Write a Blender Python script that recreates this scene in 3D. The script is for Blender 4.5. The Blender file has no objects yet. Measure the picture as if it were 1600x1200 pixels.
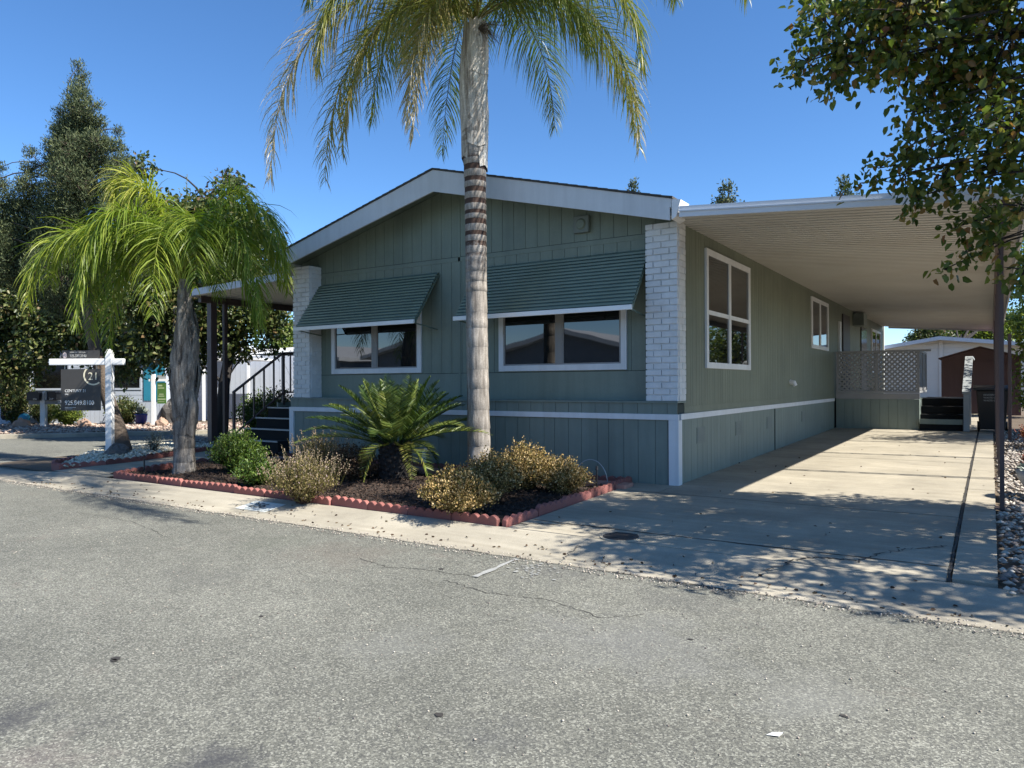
import bpy, math, random
import numpy as np
from mathutils import Vector, Matrix
random.seed(7)
RS = np.random.RandomState(11)
R = math.radians
scene = bpy.context.scene
col = bpy.data.collections.new('place'); scene.collection.children.link(col)
YAW = R(33.2); ROLL = math.atan(11/2500); EYE = 1.3; FP = 1144.0
FW = np.array([-math.sin(YAW), math.cos(YAW), 0.]); RT = np.array([math.cos(YAW), math.sin(YAW), 0.])

def ray(px, py):
    a, b = px-800, py-599.3; c, s = math.cos(ROLL), math.sin(ROLL)
    return FW + RT*(a*c-b*s)/FP - np.array([0, 0, 1.])*(a*s+b*c)/FP
def aty(px, py, Y):
    v = ray(px, py); return np.array([0, 0, EYE]) + v*(Y/v[1])
def atd(px, py, D): return np.array([0, 0, EYE]) + ray(px, py)*D
def atz(px, py, Z):
    v = ray(px, py); return np.array([0, 0, EYE]) + v*((Z-EYE)/v[2])
def gz(Y):   # height of the lot's surface
    if Y < 5.8: return -.08
    if Y < 8.9: return -.08+(Y-5.8)/3.1*.08
    return (min(Y, 31)-8.9)*.0131

# ------------------------------------------------------------------ materials
M = {}
def nodes(name):
    m = bpy.data.materials.new(name); m.use_nodes = True; M[name] = m
    nt = m.node_tree; b = nt.nodes['Principled BSDF']
    return m, nt, b
def N(nt, t, **k):
    n = nt.nodes.new(t)
    for a, v in k.items():
        if a in n.inputs: n.inputs[a].default_value = v
        else: setattr(n, a, v)
    return n
def rgba(c): return (c[0], c[1], c[2], 1)
def ramp(nt, fac, stops):
    r = nt.nodes.new('ShaderNodeValToRGB'); e = r.color_ramp.elements
    while len(e) < len(stops): e.new(.5)
    for i, (p, c) in enumerate(stops): e[i].position = p; e[i].color = rgba(c) if len(c) == 3 else c
    nt.links.new(fac, r.inputs[0]); return r.outputs[0]
def noise(nt, vec, scale, detail=4, rough=.55):
    n = N(nt, 'ShaderNodeTexNoise', Scale=scale, Detail=detail, Roughness=rough)
    nt.links.new(vec, n.inputs['Vector']); return n.outputs['Fac']
def mixc(nt, fac, a, b, mode='MIX'):
    m = nt.nodes.new('ShaderNodeMix'); m.data_type = 'RGBA'; m.blend_type = mode
    for s, v in ((0, fac), (6, a), (7, b)):
        if isinstance(v, bpy.types.NodeSocket): nt.links.new(v, m.inputs[s])
        else: m.inputs[s].default_value = v if s == 0 else rgba(v)
    return m.outputs[2]
def pos(nt, stretch=None):
    t = nt.nodes.new('ShaderNodeTexCoord'); o = t.outputs['Object']
    if stretch:
        mp = nt.nodes.new('ShaderNodeMapping'); mp.inputs['Scale'].default_value = stretch
        nt.links.new(o, mp.inputs['Vector']); o = mp.outputs[0]
    return o
def bump(nt, b, h, strength, dist):
    bp = N(nt, 'ShaderNodeBump', Strength=strength, Distance=dist)
    nt.links.new(h, bp.inputs['Height']); nt.links.new(bp.outputs[0], b.inputs['Normal'])
def mat(name, c, rough=.6, var=.12, scale=3, fine=60, bumps=.2, dist=.002, stretch=None, metal=0, spec=.5, dirt=None, dirt_amt=.3, streak=0):
    m, nt, b = nodes(name); v = pos(nt, stretch)
    lo = tuple(x*(1-var) for x in c); hi = tuple(min(1, x*(1+var)) for x in c)
    base = ramp(nt, noise(nt, v, scale, 5), [(.3, lo), (.7, hi)])
    f = noise(nt, v, fine, 3)
    base = mixc(nt, .5*min(1, var*3), base, ramp(nt, f, [(.35, tuple(x*.8 for x in c)), (.65, hi)]))
    if dirt:
        d = ramp(nt, noise(nt, v, scale*.6, 8, .7), [(.5, (0, 0, 0)), (.72, (dirt_amt,)*3)])
        base = mixc(nt, d, base, dirt)
    if streak:
        sk = noise(nt, pos(nt, (5, 5, .35)), 1.6, 6, .65)
        base = mixc(nt, 1., base, ramp(nt, sk, [(.3, (1-streak,)*3), (.55, (1, 1, 1)), (.75, (1+streak*.5,)*3)]), 'MULTIPLY')
    nt.links.new(base, b.inputs['Base Color'])
    b.inputs['Roughness'].default_value = rough; b.inputs['Metallic'].default_value = metal
    b.inputs['Specular IOR Level'].default_value = spec
    if bumps: bump(nt, b, f, bumps, dist)
    return m
def leafmat(name, stops, trans=.3, rough=.45, spec=.4):
    m, nt, b = nodes(name)
    a = N(nt, 'ShaderNodeAttribute', attribute_name='tint')
    c = ramp(nt, a.outputs['Fac'], stops)
    nt.links.new(c, b.inputs['Base Color']); b.inputs['Roughness'].default_value = rough
    b.inputs['Specular IOR Level'].default_value = spec
    t = nt.nodes.new('ShaderNodeBsdfTranslucent')
    br = mixc(nt, 1.0, c, (1.0, 1.15, .55), 'MULTIPLY'); nt.links.new(br, t.inputs[0])
    mx = nt.nodes.new('ShaderNodeMixShader'); mx.inputs[0].default_value = trans
    nt.links.new(b.outputs[0], mx.inputs[1]); nt.links.new(t.outputs[0], mx.inputs[2])
    nt.links.new(mx.outputs[0], nt.nodes['Material Output'].inputs['Surface'])
    return m

def make_asphalt():
    m, nt, b = nodes('asphalt'); v = pos(nt)
    vor = N(nt, 'ShaderNodeTexVoronoi', Scale=125); nt.links.new(v, vor.inputs['Vector'])
    sep = nt.nodes.new('ShaderNodeSeparateColor'); nt.links.new(vor.outputs['Color'], sep.inputs[0])
    c = ramp(nt, sep.outputs[0], [(0, (.050, .050, .041)), (.35, (.130, .128, .100)), (.75, (.225, .221, .172)), (1, (.46, .45, .37))])
    n2 = noise(nt, v, 260, 2); c = mixc(nt, .35, c, ramp(nt, n2, [(.35, (.05, .05, .05)), (.65, (.30, .295, .28))]))
    big = noise(nt, v, .55, 6, .6)
    c = mixc(nt, 1.0, c, ramp(nt, big, [(.3, (.78, .79, .78)), (.7, (1.1, 1.1, 1.08))]), 'MULTIPLY')
    mid = noise(nt, v, 5, 5, .65)
    c = mixc(nt, 1.0, c, ramp(nt, mid, [(.3, (.86, .86, .86)), (.7, (1.06, 1.06, 1.06))]), 'MULTIPLY')
    st = noise(nt, pos(nt, (1, 1.6, 1)), 1.1, 7, .7)
    c = mixc(nt, ramp(nt, st, [(.62, (0, 0, 0)), (.74, (.28,)*3)]), c, (.21, .15, .12))
    sp = noise(nt, pos(nt, (1.3, 1, 1)), 2.3, 6, .72)
    c = mixc(nt, ramp(nt, sp, [(.66, (0, 0, 0)), (.74, (.55,)*3)]), c, (.055, .055, .06))
    for (px, py, rad, colr, amt) in ((20, 1120, .28, (.05, .05, .055), .8), (60, 1190, .3, (.19, .14, .13), .3), (330, 1190, .22, (.05, .05, .055), .8), (140, 1130, .18, (.05, .05, .05), .5), (530, 868, .8, (.15, .125, .10), .35), (420, 850, .6, (.10, .11, .08), .25), (1060, 940, .5, (.09, .09, .085), .35), (300, 900, .6, (.10, .10, .09), .35), (1250, 1080, .45, (.20, .20, .18), .4), (620, 1010, .5, (.20, .20, .18), .4), (760, 1150, .3, (.08, .08, .08), .4), (870, 893, .5, (.07, .07, .07), .5), (1000, 1000, .9, (.19, .19, .18), .4)):
        p = atz(px, py, -.15); vm = nt.nodes.new('ShaderNodeVectorMath'); vm.operation = 'DISTANCE'; nt.links.new(v, vm.inputs[0]); vm.inputs[1].default_value = (p[0], p[1], -.15)
        ad = nt.nodes.new('ShaderNodeMath'); ad.operation = 'MULTIPLY_ADD'; nt.links.new(noise(nt, v, 2.5/rad**.5, 6, .7), ad.inputs[0]); ad.inputs[1].default_value = rad*2.6
        nt.links.new(vm.outputs['Value'], ad.inputs[2])
        mr = nt.nodes.new('ShaderNodeMapRange'); mr.inputs[1].default_value = rad*1.35; mr.inputs[2].default_value = rad*2.1; mr.inputs[3].default_value = amt; mr.inputs[4].default_value = 0
        nt.links.new(ad.outputs[0], mr.inputs[0]); c = mixc(nt, mr.outputs[0], c, colr)
    nt.links.new(c, b.inputs['Base Color']); b.inputs['Roughness'].default_value = .85
    b.inputs['Specular IOR Level'].default_value = .3
    h = nt.nodes.new('ShaderNodeMath'); h.operation = 'ADD'
    nt.links.new(sep.outputs[1], h.inputs[0]); nt.links.new(n2, h.inputs[1])
    bump(nt, b, h.outputs[0], .55, .006)
make_asphalt()
def make_concrete(name, c, var):
    m, nt, b = nodes(name); v = pos(nt)
    base = ramp(nt, noise(nt, v, 1.1, 7, .62), [(.28, tuple(x*(1-var) for x in c)), (.72, tuple(x*(1+var*.5) for x in c))])
    f = noise(nt, v, 140, 2)
    base = mixc(nt, 1., base, ramp(nt, f, [(.3, (.8, .8, .8)), (.7, (1.1, 1.1, 1.1))]), 'MULTIPLY')
    w = noise(nt, pos(nt, (.6, 9, 1)), 1.3, 6, .6)
    base = mixc(nt, 1., base, ramp(nt, w, [(.3, (.86, .85, .83)), (.7, (1.06, 1.06, 1.05))]), 'MULTIPLY')
    d = noise(nt, v, 2.4, 8, .75)
    base = mixc(nt, ramp(nt, d, [(.54, (0, 0, 0)), (.72, (.45,)*3)]), base, tuple(x*.5 for x in c))
    nt.links.new(base, b.inputs['Base Color']); b.inputs['Roughness'].default_value = .85
    b.inputs['Specular IOR Level'].default_value = .3
    bump(nt, b, f, .3, .002)
make_concrete('concrete', (.42, .375, .29), .28)
make_concrete('curb_concrete', (.42, .38, .30), .28)
mat('soil', (.12, .09, .06), .95, .3, 2, 40, .6, .02)
mat('far_ground', (.20, .17, .12), .95, .3, .3, 20, .3, .02)
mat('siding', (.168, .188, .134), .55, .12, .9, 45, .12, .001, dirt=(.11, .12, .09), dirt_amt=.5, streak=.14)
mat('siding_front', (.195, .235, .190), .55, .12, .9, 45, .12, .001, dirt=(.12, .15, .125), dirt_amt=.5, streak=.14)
mat('skirting', (.19, .23, .198), .6, .08, 1.0, 45, .12, .001, dirt=(.12, .15, .13), dirt_amt=.35, streak=.14)
mat('groove', (.03, .045, .04), .8, .05)
mat('white_trim', (.72, .73, .74), .45, .05, 2, 30, .08, .001, dirt=(.5, .49, .45), dirt_amt=.25, streak=.09)
mat('fascia', (.56, .58, .60), .5, .05, 2, 30, .08, .001, dirt=(.45, .45, .43), dirt_amt=.3, streak=.09)
mat('white_brick', (.66, .67, .67), .6, .1, 6, 60, .5, .004, dirt=(.45, .44, .41), dirt_amt=.35)
mat('white_paint', (.82, .82, .80), .4, .04, 2, 30, .05, .001)
mat('shingle', (.05, .048, .045), .9, .3, 3, 70, .6, .01)
mat('awning_green', (.145, .195, .155), .4, .1, 3, 50, .05, .001)
mat('carport_metal', (.52, .50, .46), .5, .06, 1, 20, .03, .001, dirt=(.38, .33, .26), dirt_amt=.4)
mat('carport_white', (.62, .65, .70), .4, .05, 1, 20, .03, .001)
mat('brown_post', (.085, .055, .05), .5, .15, 4, 40, .1, .001)
mat('red_edging', (.255, .092, .074), .85, .25, 5, 70, .5, .004, dirt=(.16, .10, .08), dirt_amt=.6)
def vary(name, amt):
    m = M[name]; nt = m.node_tree; b = nt.nodes['Principled BSDF']; l = b.inputs['Base Color'].links[0]; src_ = l.from_socket
    oi = nt.nodes.new('ShaderNodeObjectInfo'); k = ramp(nt, oi.outputs['Random'], [(0, (1-amt,)*3), (1, (1+amt, 1+amt*1.1, 1+amt*1.2))])
    nt.links.new(mixc(nt, 1.0, src_, k, 'MULTIPLY'), b.inputs['Base Color'])
vary('red_edging', .28)
mat('pink_paver', (.42, .22, .17), .85, .2, 4, 70, .4, .003, dirt=(.3, .2, .15), dirt_amt=.5)
mat('dark_carpet', (.008, .008, .008), .95, .2)
mat('bark_chip', (.055, .034, .023), .9, .5, 30, 80, .5, .003)
mat('mulch', (.032, .021, .015), .95, .5, 18, 60, 1, .02)
mat('black_plastic', (.012, .012, .013), .4, .1)
mat('blue_glaze', (.02, .03, .16), .25, .1)
mat('maroon', (.13, .075, .078), .6, .08, 2, 30, .1, .001)
mat('grey_wood', (.30, .32, .32), .7, .15, 3, 60, .2, .002)
mat('lattice_paint', (.27, .265, .26), .6, .08, 3, 60)
mat('far_wall', (.45, .49, .55), .6, .05, 1, 30, .05, .001)
mat('cream_wall', (.66, .63, .56), .6, .05, 1, 30, .05, .001)
mat('reflected_wall', (.19, .21, .24), .7, .1)
mat('turquoise', (.03, .22, .32), .5, .05)
mat('sign_dark', (.055, .052, .048), .4, .1)
mat('sign_cream', (.72, .66, .48), .5, .03)
mat('sign_white', (.75, .75, .72), .5, .03)
mat('sign_grey', (.42, .42, .40), .5, .03)
mat('skin_print', (.62, .50, .46), .5, .03)
mat('sign_green', (.07, .15, .03), .5, .1)
mat('sign_pale', (.33, .40, .22), .5, .03)
mat('mailbox_black', (.012, .012, .016), .35, .1)
mat('crack_dark', (.035, .032, .028), .95, .3)
mat('iron', (.045, .042, .04), .7, .4, 12, 90, .5, .004)
mat('grey_vent', (.17, .20, .18), .6, .1)
mat('galvanized', (.45, .45, .44), .4, .1, metal=.6)
mat('boulder', (.36, .24, .17), .9, .3, 4, 30, .6, .02, dirt=(.2, .13, .1), dirt_amt=.5)
mat('dark_boulder', (.12, .11, .10), .9, .3, 4, 30, .6, .02)
mat('bark', (.13, .10, .075), .95, .35, 6, 30, 1, .03, stretch=(3, 3, .5))
mat('dark_bark', (.035, .030, .027), .95, .3, 8, 30, .8, .02, stretch=(2, 2, 1))
mat('planter', (.40, .40, .39), .6, .15, 4, 40)
mat('door_wood', (.035, .028, .03), .5, .2)
mat('curb_paint', (.68, .70, .64), .7, .15, 20, 90, .2, .002, dirt=(.4, .38, .3), dirt_amt=.7)
mat('paint_chalk', (.30, .30, .28), .9, .2, 30, 90, .2, .002)
mat('black_paint', (.04, .045, .045), .7, .3, 20, 90)
for nm, stops in dict(pebble_white=[(0, (.38, .34, .25)), (.5, (.60, .55, .42)), (1, (.80, .76, .64))],
                      pebble_tan=[(0, (.16, .10, .08)), (.5, (.36, .27, .21)), (1, (.55, .46, .38))],
                      pebble_mix=[(0, (.14, .12, .11)), (.5, (.33, .28, .23)), (1, (.62, .56, .46))]).items():
    m, nt, b = nodes(nm); a = N(nt, 'ShaderNodeAttribute', attribute_name='tint')
    nt.links.new(ramp(nt, a.outputs['Fac'], stops), b.inputs['Base Color']); b.inputs['Roughness'].default_value = .85
leafmat('palm_leaf', [(0, (.055, .10, .015)), (.45, (.12, .165, .025)), (.7, (.24, .22, .05)), (.86, (.36, .27, .10)), (1, (.42, .36, .25))], .35, .4)
leafmat('young_palm_leaf', [(0, (.08, .13, .015)), (.4, (.17, .24, .03)), (.7, (.33, .36, .05)), (1, (.50, .44, .12))], .42, .42)
leafmat('cycad_leaf', [(0, (.025, .055, .012)), (.5, (.06, .10, .02)), (.85, (.17, .20, .04)), (1, (.22, .20, .05))], .15, .45, .35)
leafmat('pear_leaf', [(0, (.045, .07, .014)), (.45, (.095, .13, .026)), (.8, (.20, .21, .04)), (.93, (.28, .18, .06)), (1, (.22, .09, .04))], .45, .42)
leafmat('juniper_leaf', [(0, (.025, .042, .017)), (.5, (.065, .088, .037)), (1, (.15, .17, .07))], .1, .7)
leafmat('dark_leaf', [(0, (.03, .05, .015)), (.5, (.07, .095, .028)), (.85, (.15, .17, .05)), (1, (.19, .12, .06))], .3, .42)
leafmat('plum_leaf', [(0, (.05, .035, .03)), (.5, (.09, .06, .045)), (1, (.12, .12, .05))], .2, .5)
leafmat('bright_leaf', [(0, (.05, .085, .012)), (.5, (.11, .16, .025)), (1, (.26, .30, .05))], .3, .45)
leafmat('shrub_green', [(0, (.03, .065, .010)), (.5, (.07, .13, .018)), (1, (.15, .21, .03))], .25, .5)
leafmat('dry_flower', [(0, (.10, .10, .025)), (.35, (.22, .155, .05)), (.7, (.42, .28, .11)), (1, (.68, .52, .28))], .15, .8, .2)
leafmat('lavender', [(0, (.12, .12, .035)), (.5, (.26, .21, .08)), (.85, (.38, .29, .15)), (1, (.32, .24, .26))], .2, .8, .2)
leafmat('brown_stem', [(0, (.05, .03, .02)), (.6, (.11, .07, .045)), (1, (.20, .16, .10))], .1, .8, .2)
leafmat('red_leaf', [(0, (.10, .015, .012)), (.6, (.25, .05, .03)), (1, (.40, .20, .12))], .25, .6)
leafmat('sage_leaf', [(0, (.10, .13, .09)), (1, (.45, .48, .42))], .1, .6)

def glass(name, c, rough):
    m, nt, b = nodes(name)
    b.inputs['Base Color'].default_value = rgba(c); b.inputs['Roughness'].default_value = rough
    b.inputs['IOR'].default_value = 1.95; b.inputs['Specular IOR Level'].default_value = .5
    v = pos(nt); bump(nt, b, noise(nt, v, 1.6, 1), .05, .02)
glass('window_glass', (.010, .011, .012), .02)
glass('dark_glass', (.004, .004, .005), .12)

def make_trunk(name, dark, light, banded):
    m, nt, b = nodes(name); v = pos(nt)
    st = noise(nt, pos(nt, (9, 9, .9)), 2.2, 7, .65)
    c = ramp(nt, st, [(.32, dark), (.52, tuple((a+b_)/2 for a, b_ in zip(dark, light))), (.68, light)])
    f = noise(nt, v, 60, 4, .7)
    c = mixc(nt, 1., c, ramp(nt, f, [(.3, (.65, .65, .65)), (.7, (1.15, 1.15, 1.15))]), 'MULTIPLY')
    if banded:
        a = N(nt, 'ShaderNodeAttribute', attribute_name='tint')
        s = nt.nodes.new('ShaderNodeMath'); s.operation = 'MULTIPLY_ADD'
        nt.links.new(noise(nt, v, 14, 5, .7), s.inputs[0]); s.inputs[1].default_value = .7; nt.links.new(a.outputs['Fac'], s.inputs[2])
        k = ramp(nt, s.outputs[0], [(.75, (0, 0, 0)), (.95, (1, 1, 1))])
        c = mixc(nt, k, c, (.07, .045, .035))
    nt.links.new(c, b.inputs['Base Color']); b.inputs['Roughness'].default_value = .9
    b.inputs['Specular IOR Level'].default_value = .2
    bump(nt, b, st, .6, .02)
make_trunk('palm_bark', (.15, .13, .11), (.50, .455, .40), True)
make_trunk('palm_sheath', (.06, .05, .042), (.40, .36, .31), False)
make_trunk('pale_sheath', (.22, .18, .14), (.82, .77, .68), False)

# ------------------------------------------------------------------ object helpers
def tag(o, label=None, cat=None, group=None, kind=None):
    if label: o['label'] = label
    if cat: o['category'] = cat
    if group: o['group'] = group
    if kind: o['kind'] = kind
    return o
def thing(name, label, cat, loc=(0, 0, 0), rz=0, group=None):
    o = bpy.data.objects.new(name, None); col.objects.link(o); o.empty_display_size = .2
    o.location = tuple(float(x) for x in loc); o.rotation_euler = (0, 0, rz); return tag(o, label, cat, group)
def link(name, me, m, parent=None, loc=None):
    if m: me.materials.append(M[m] if isinstance(m, str) else m)
    o = bpy.data.objects.new(name, me); col.objects.link(o)
    if parent: o.parent = parent
    if loc is not None: o.location = tuple(float(x) for x in loc)
    return o
def copy_tree(o, parent=None):
    c = o.copy(); col.objects.link(c)
    if parent: c.parent = parent
    for ch in list(o.children): copy_tree(ch, c)
    return c
class MB:
    """collects shapes in world (or local) coordinates"""
    def __init__(s): s.v = []; s.f = []; s.t = []
    def add(s, vs, fs, tint=0.):
        n = len(s.v); s.v += [tuple(map(float, p)) for p in vs]; s.f += [tuple(i+n for i in f) for f in fs]
        s.t += [tint]*len(vs)
        return s
    def box(s, x0, x1, y0, y1, z0, z1, tint=0.):
        return s.add([(x0, y0, z0), (x1, y0, z0), (x1, y1, z0), (x0, y1, z0), (x0, y0, z1), (x1, y0, z1), (x1, y1, z1), (x0, y1, z1)],
              [(3, 2, 1, 0), (4, 5, 6, 7), (0, 1, 5, 4), (1, 2, 6, 5), (2, 3, 7, 6), (3, 0, 4, 7)], tint)
    def hexa(s, b, t, tint=0.):   # four bottom points, four top points
        return s.add(list(b)+list(t), [(3, 2, 1, 0), (4, 5, 6, 7), (0, 1, 5, 4), (1, 2, 6, 5), (2, 3, 7, 6), (3, 0, 4, 7)], tint)
    def bar(s, p, q, w, h, up=(0, 0, 1), tint=0.):
        p, q = Vector([float(x) for x in p]), Vector([float(x) for x in q]); d = (q-p).normalized(); u = Vector(up)
        sd = d.cross(u)
        if sd.length < 1e-4: sd = d.cross(Vector((1, 0, 0)))
        sd.normalize(); u = sd.cross(d).normalized()
        a, b = sd*w/2, u*h/2
        return s.hexa([p-a-b, p+a-b, q+a-b, q-a-b], [p-a+b, p+a+b, q+a+b, q-a+b], tint)
    def tube(s, pts, radii, n=8, cap=True, jit=0., tints=None):
        P = [np.array(p, float) for p in pts]; k0 = len(s.v); vs = []; fs = []; tt = []
        if np.isscalar(radii): radii = [radii]*len(P)
        ref = None
        for i, p in enumerate(P):
            d = P[min(i+1, len(P)-1)]-P[max(i-1, 0)]; d = d/(np.linalg.norm(d)+1e-9)
            if ref is None: ref = np.array([1., 0, 0]) if abs(d[0]) < .8 else np.array([0, 1., 0])
            a = np.cross(d, ref); a /= np.linalg.norm(a)+1e-9; b = np.cross(d, a); ref = np.cross(a, d)
            for j in range(n):
                t = 2*math.pi*j/n; r = radii[i]*(1+jit*(random.random()-.5))
                vs.append(p+(a*math.cos(t)+b*math.sin(t))*r); tt.append(tints[i] if tints else 0.)
        for i in range(len(P)-1):
            for j in range(n):
                k = (j+1) % n; fs.append((i*n+j, i*n+k, (i+1)*n+k, (i+1)*n+j))
        if cap: fs.append(tuple(range(n))[::-1]); fs.append(tuple((len(P)-1)*n+j for j in range(n)))
        s.add(vs, fs); s.t[k0:] = tt
        return s
    def prism(s, poly, y0, y1, axis='y'):   # polygon in (x,z) extruded along y, or (y,z) along x, or (x,y) along z
        n = len(poly)
        def pt(p, d): return {'y': (p[0], d, p[1]), 'x': (d, p[0], p[1]), 'z': (p[0], p[1], d)}[axis]
        vs = [pt(p, y0) for p in poly]+[pt(p, y1) for p in poly]
        fs = [tuple(range(n)), tuple(range(n, 2*n))[::-1]]+[(i, (i+1) % n+0, (i+1) % n+n, i+n)[::-1] for i in range(n)]
        return s.add(vs, fs)
    def build(s, name, m, parent=None, loc=None, smooth=False, bevel=0):
        off = np.array(loc if loc is not None else (0, 0, 0), float)
        me = bpy.data.meshes.new(name)
        me.from_pydata([(p[0]-off[0], p[1]-off[1], p[2]-off[2]) for p in s.v], [], s.f)
        if any(s.t):
            a = me.attributes.new('tint', 'FLOAT', 'POINT'); a.data.foreach_set('value', s.t)
        me.validate()
        import bmesh
        bm = bmesh.new(); bm.from_mesh(me); bmesh.ops.recalc_face_normals(bm, faces=bm.faces); bm.to_mesh(me); bm.free()
        if smooth: me.polygons.foreach_set('use_smooth', [True]*len(me.polygons))
        o = link(name, me, m, parent, loc)
        if bevel:
            b = o.modifiers.new('bevel', 'BEVEL'); b.width = bevel; b.segments = 2; b.limit_method = 'ANGLE'
        return o
def npmesh(name, V, F, m, parent=None, loc=None, tint=None, smooth=False):
    """V (n,3), F (k,c) with constant corner count"""
    V = np.asarray(V, float).reshape(-1, 3)
    if loc is not None: V = V-np.array(loc, float)
    F = np.asarray(F, np.int32); me = bpy.data.meshes.new(name)
    me.vertices.add(len(V)); me.vertices.foreach_set('co', V.ravel().astype(np.float32))
    c = F.shape[1]; me.loops.add(F.size); me.loops.foreach_set('vertex_index', F.ravel())
    me.polygons.add(len(F)); me.polygons.foreach_set('loop_start', np.arange(0, F.size, c, dtype=np.int32))
    me.polygons.foreach_set('loop_total', np.full(len(F), c, np.int32))
    if tint is not None:
        a = me.attributes.new('tint', 'FLOAT', 'POINT'); a.data.foreach_set('value', np.asarray(tint, np.float32))
    me.update(calc_edges=True)
    if smooth: me.polygons.foreach_set('use_smooth', np.ones(len(F), bool))
    return link(name, me, m, parent, loc)
def norm(a): return a/(np.linalg.norm(a, axis=-1, keepdims=True)+1e-9)
def text_mesh(s, size, m, parent, loc, rot, name='lettering', ext=.002, align='LEFT', sx=1.):
    c = bpy.data.curves.new(name, 'FONT'); c.body = s; c.size = size; c.extrude = ext; c.align_x = align
    o = bpy.data.objects.new(name, c); col.objects.link(o)
    bpy.context.view_layer.update()
    me = bpy.data.meshes.new_from_object(o.evaluated_get(bpy.context.evaluated_depsgraph_get()))
    me.transform(Matrix.Diagonal((sx, 1, 1, 1)))
    bpy.data.objects.remove(o); bpy.data.curves.remove(c); me.name = name; me.materials.clear()
    o = link(name, me, m, parent, loc); o.rotation_euler = rot; return o

# leaves: folded rhombus cards
def leaves(P, D, L, W, fold=.25, tint=None):
    n = len(P); D = norm(D); rnd = norm(RS.normal(size=(n, 3))); S = norm(np.cross(D, rnd)); U = np.cross(S, D)
    L = np.broadcast_to(L, (n,))[:, None]; W = np.broadcast_to(W, (n,))[:, None]
    a = P; t = P+D*L; m = P+D*L*.28; q = P+D*L*.66; f = U*W*fold
    V = np.stack([a, m+S*W*.46+f, q+S*W*.40+f*.7, t-f*.3, q-S*W*.40+f*.7, m-S*W*.46+f], 1).reshape(-1, 3); k = np.arange(n)*6
    F = np.concatenate([np.stack([k, k+1, k+2, k+3], 1), np.stack([k, k+3, k+4, k+5], 1)])
    T = np.repeat(RS.rand(n) if tint is None else tint, 6)
    return V, F, T
# drooping strips (palm leaflets)
def strips(P, D, L, W, droop, seg=4, tint=None, tipdry=0.):
    n = len(P); D = norm(D); L = np.broadcast_to(L, (n,)); droop = np.broadcast_to(droop, (n,))
    S = norm(np.cross(D, norm(np.array([0, 0, 1.])+RS.normal(size=(n, 3))*.5)))
    rows = []; cur = P.copy(); d = D.copy(); T = []
    tb = RS.rand(n)*.4 if tint is None else tint
    for i in range(seg+1):
        t = i/seg; w = W*(1-t**2.2)*(.55+.45*min(1, t*4))
        w = np.broadcast_to(w, (n,))[:, None]
        rows.append(cur-S*w/2); rows.append(cur+S*w/2); T += [tb+tipdry*t*t, tb+tipdry*t*t]
        d = norm(d+np.array([0, 0, -1.])*(droop/seg)[:, None]*(.6+1.6*t)); cur = cur+d*(L/seg)[:, None]
    V = np.stack(rows, 1).reshape(-1, 3); T = np.clip(np.stack(T, 1).reshape(-1), 0, 1)
    k = np.arange(n)*(2*(seg+1)); F = []
    for i in range(seg): F.append(np.stack([k+2*i, k+2*i+1, k+2*i+3, k+2*i+2], 1))
    return V, np.concatenate(F), T
def join(parts):
    V = []; F = []; T = []; n = 0
    for v, f, t in parts: V.append(v); F.append(f+n); T.append(t); n += len(v)
    return np.concatenate(V), np.concatenate(F), np.concatenate(T)
def bez(P0, P1, P2, P3, n):
    t = np.linspace(0, 1, n)[:, None]; P0, P1, P2, P3 = map(lambda p: np.array(p, float), (P0, P1, P2, P3))
    return (1-t)**3*P0+3*(1-t)**2*t*P1+3*(1-t)*t*t*P2+t**3*P3
def stick(pts, r0, r1, n=5):
    b = MB(); k = len(pts); b.tube(pts, [r0+(r1-r0)*i/(k-1) for i in range(k)], n, cap=False)
    F = np.array([f for f in b.f if len(f) == 4]); return np.array(b.v), F, np.zeros(len(b.v))

def frond(parent, loc, curve, m, npin, L, W, droop, tbase=.2, tipdry=.0, petiole=.12, r0=.016, spread=.45):
    """a feather palm leaf: rachis plus drooping leaflets"""
    n = len(curve); tan = norm(np.gradient(curve, axis=0)); up = np.array([0, 0, 1.])
    parts = [stick(curve[::max(1, n//14)], r0, .004, 5)]
    parts[0] = (parts[0][0], parts[0][1], np.full(len(parts[0][0]), min(1, tbase+.25)))
    u = np.linspace(petiole, .995, npin); idx = u*(n-1); i0 = np.clip(idx.astype(int), 0, n-2); fr = (idx-i0)[:, None]
    P = curve[i0]*(1-fr)+curve[i0+1]*fr; T = tan[i0]
    side = norm(np.cross(T, up)+1e-4); nrm = norm(np.cross(side, T))
    prof = np.sin(np.clip(u*1.02, 0, 1)*math.pi*.86+.28)**.7
    for s in (-1, 1):
        a = RS.normal(0, spread, npin)+.25
        D = side*s*np.cos(a)[:, None]+nrm*np.sin(a)[:, None]+T*(.35+.5*u)[:, None]+RS.normal(0, .08, (npin, 3))
        l = L*prof*(.85+.3*RS.rand(npin))
        parts.append(strips(P, D, l, W*(.8+.4*RS.rand(npin)), droop*(.75+.5*RS.rand(npin)), 4,
                            np.clip(tbase+RS.normal(0, .10, npin)+tipdry*u*u, 0, 1), tipdry*.35))
    V, F, Tn = join(parts)
    return npmesh('frond', V, F, m, parent, loc, Tn) if parent is None else npmesh('frond', V-np.array(loc), F, m, parent, None, Tn)

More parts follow.
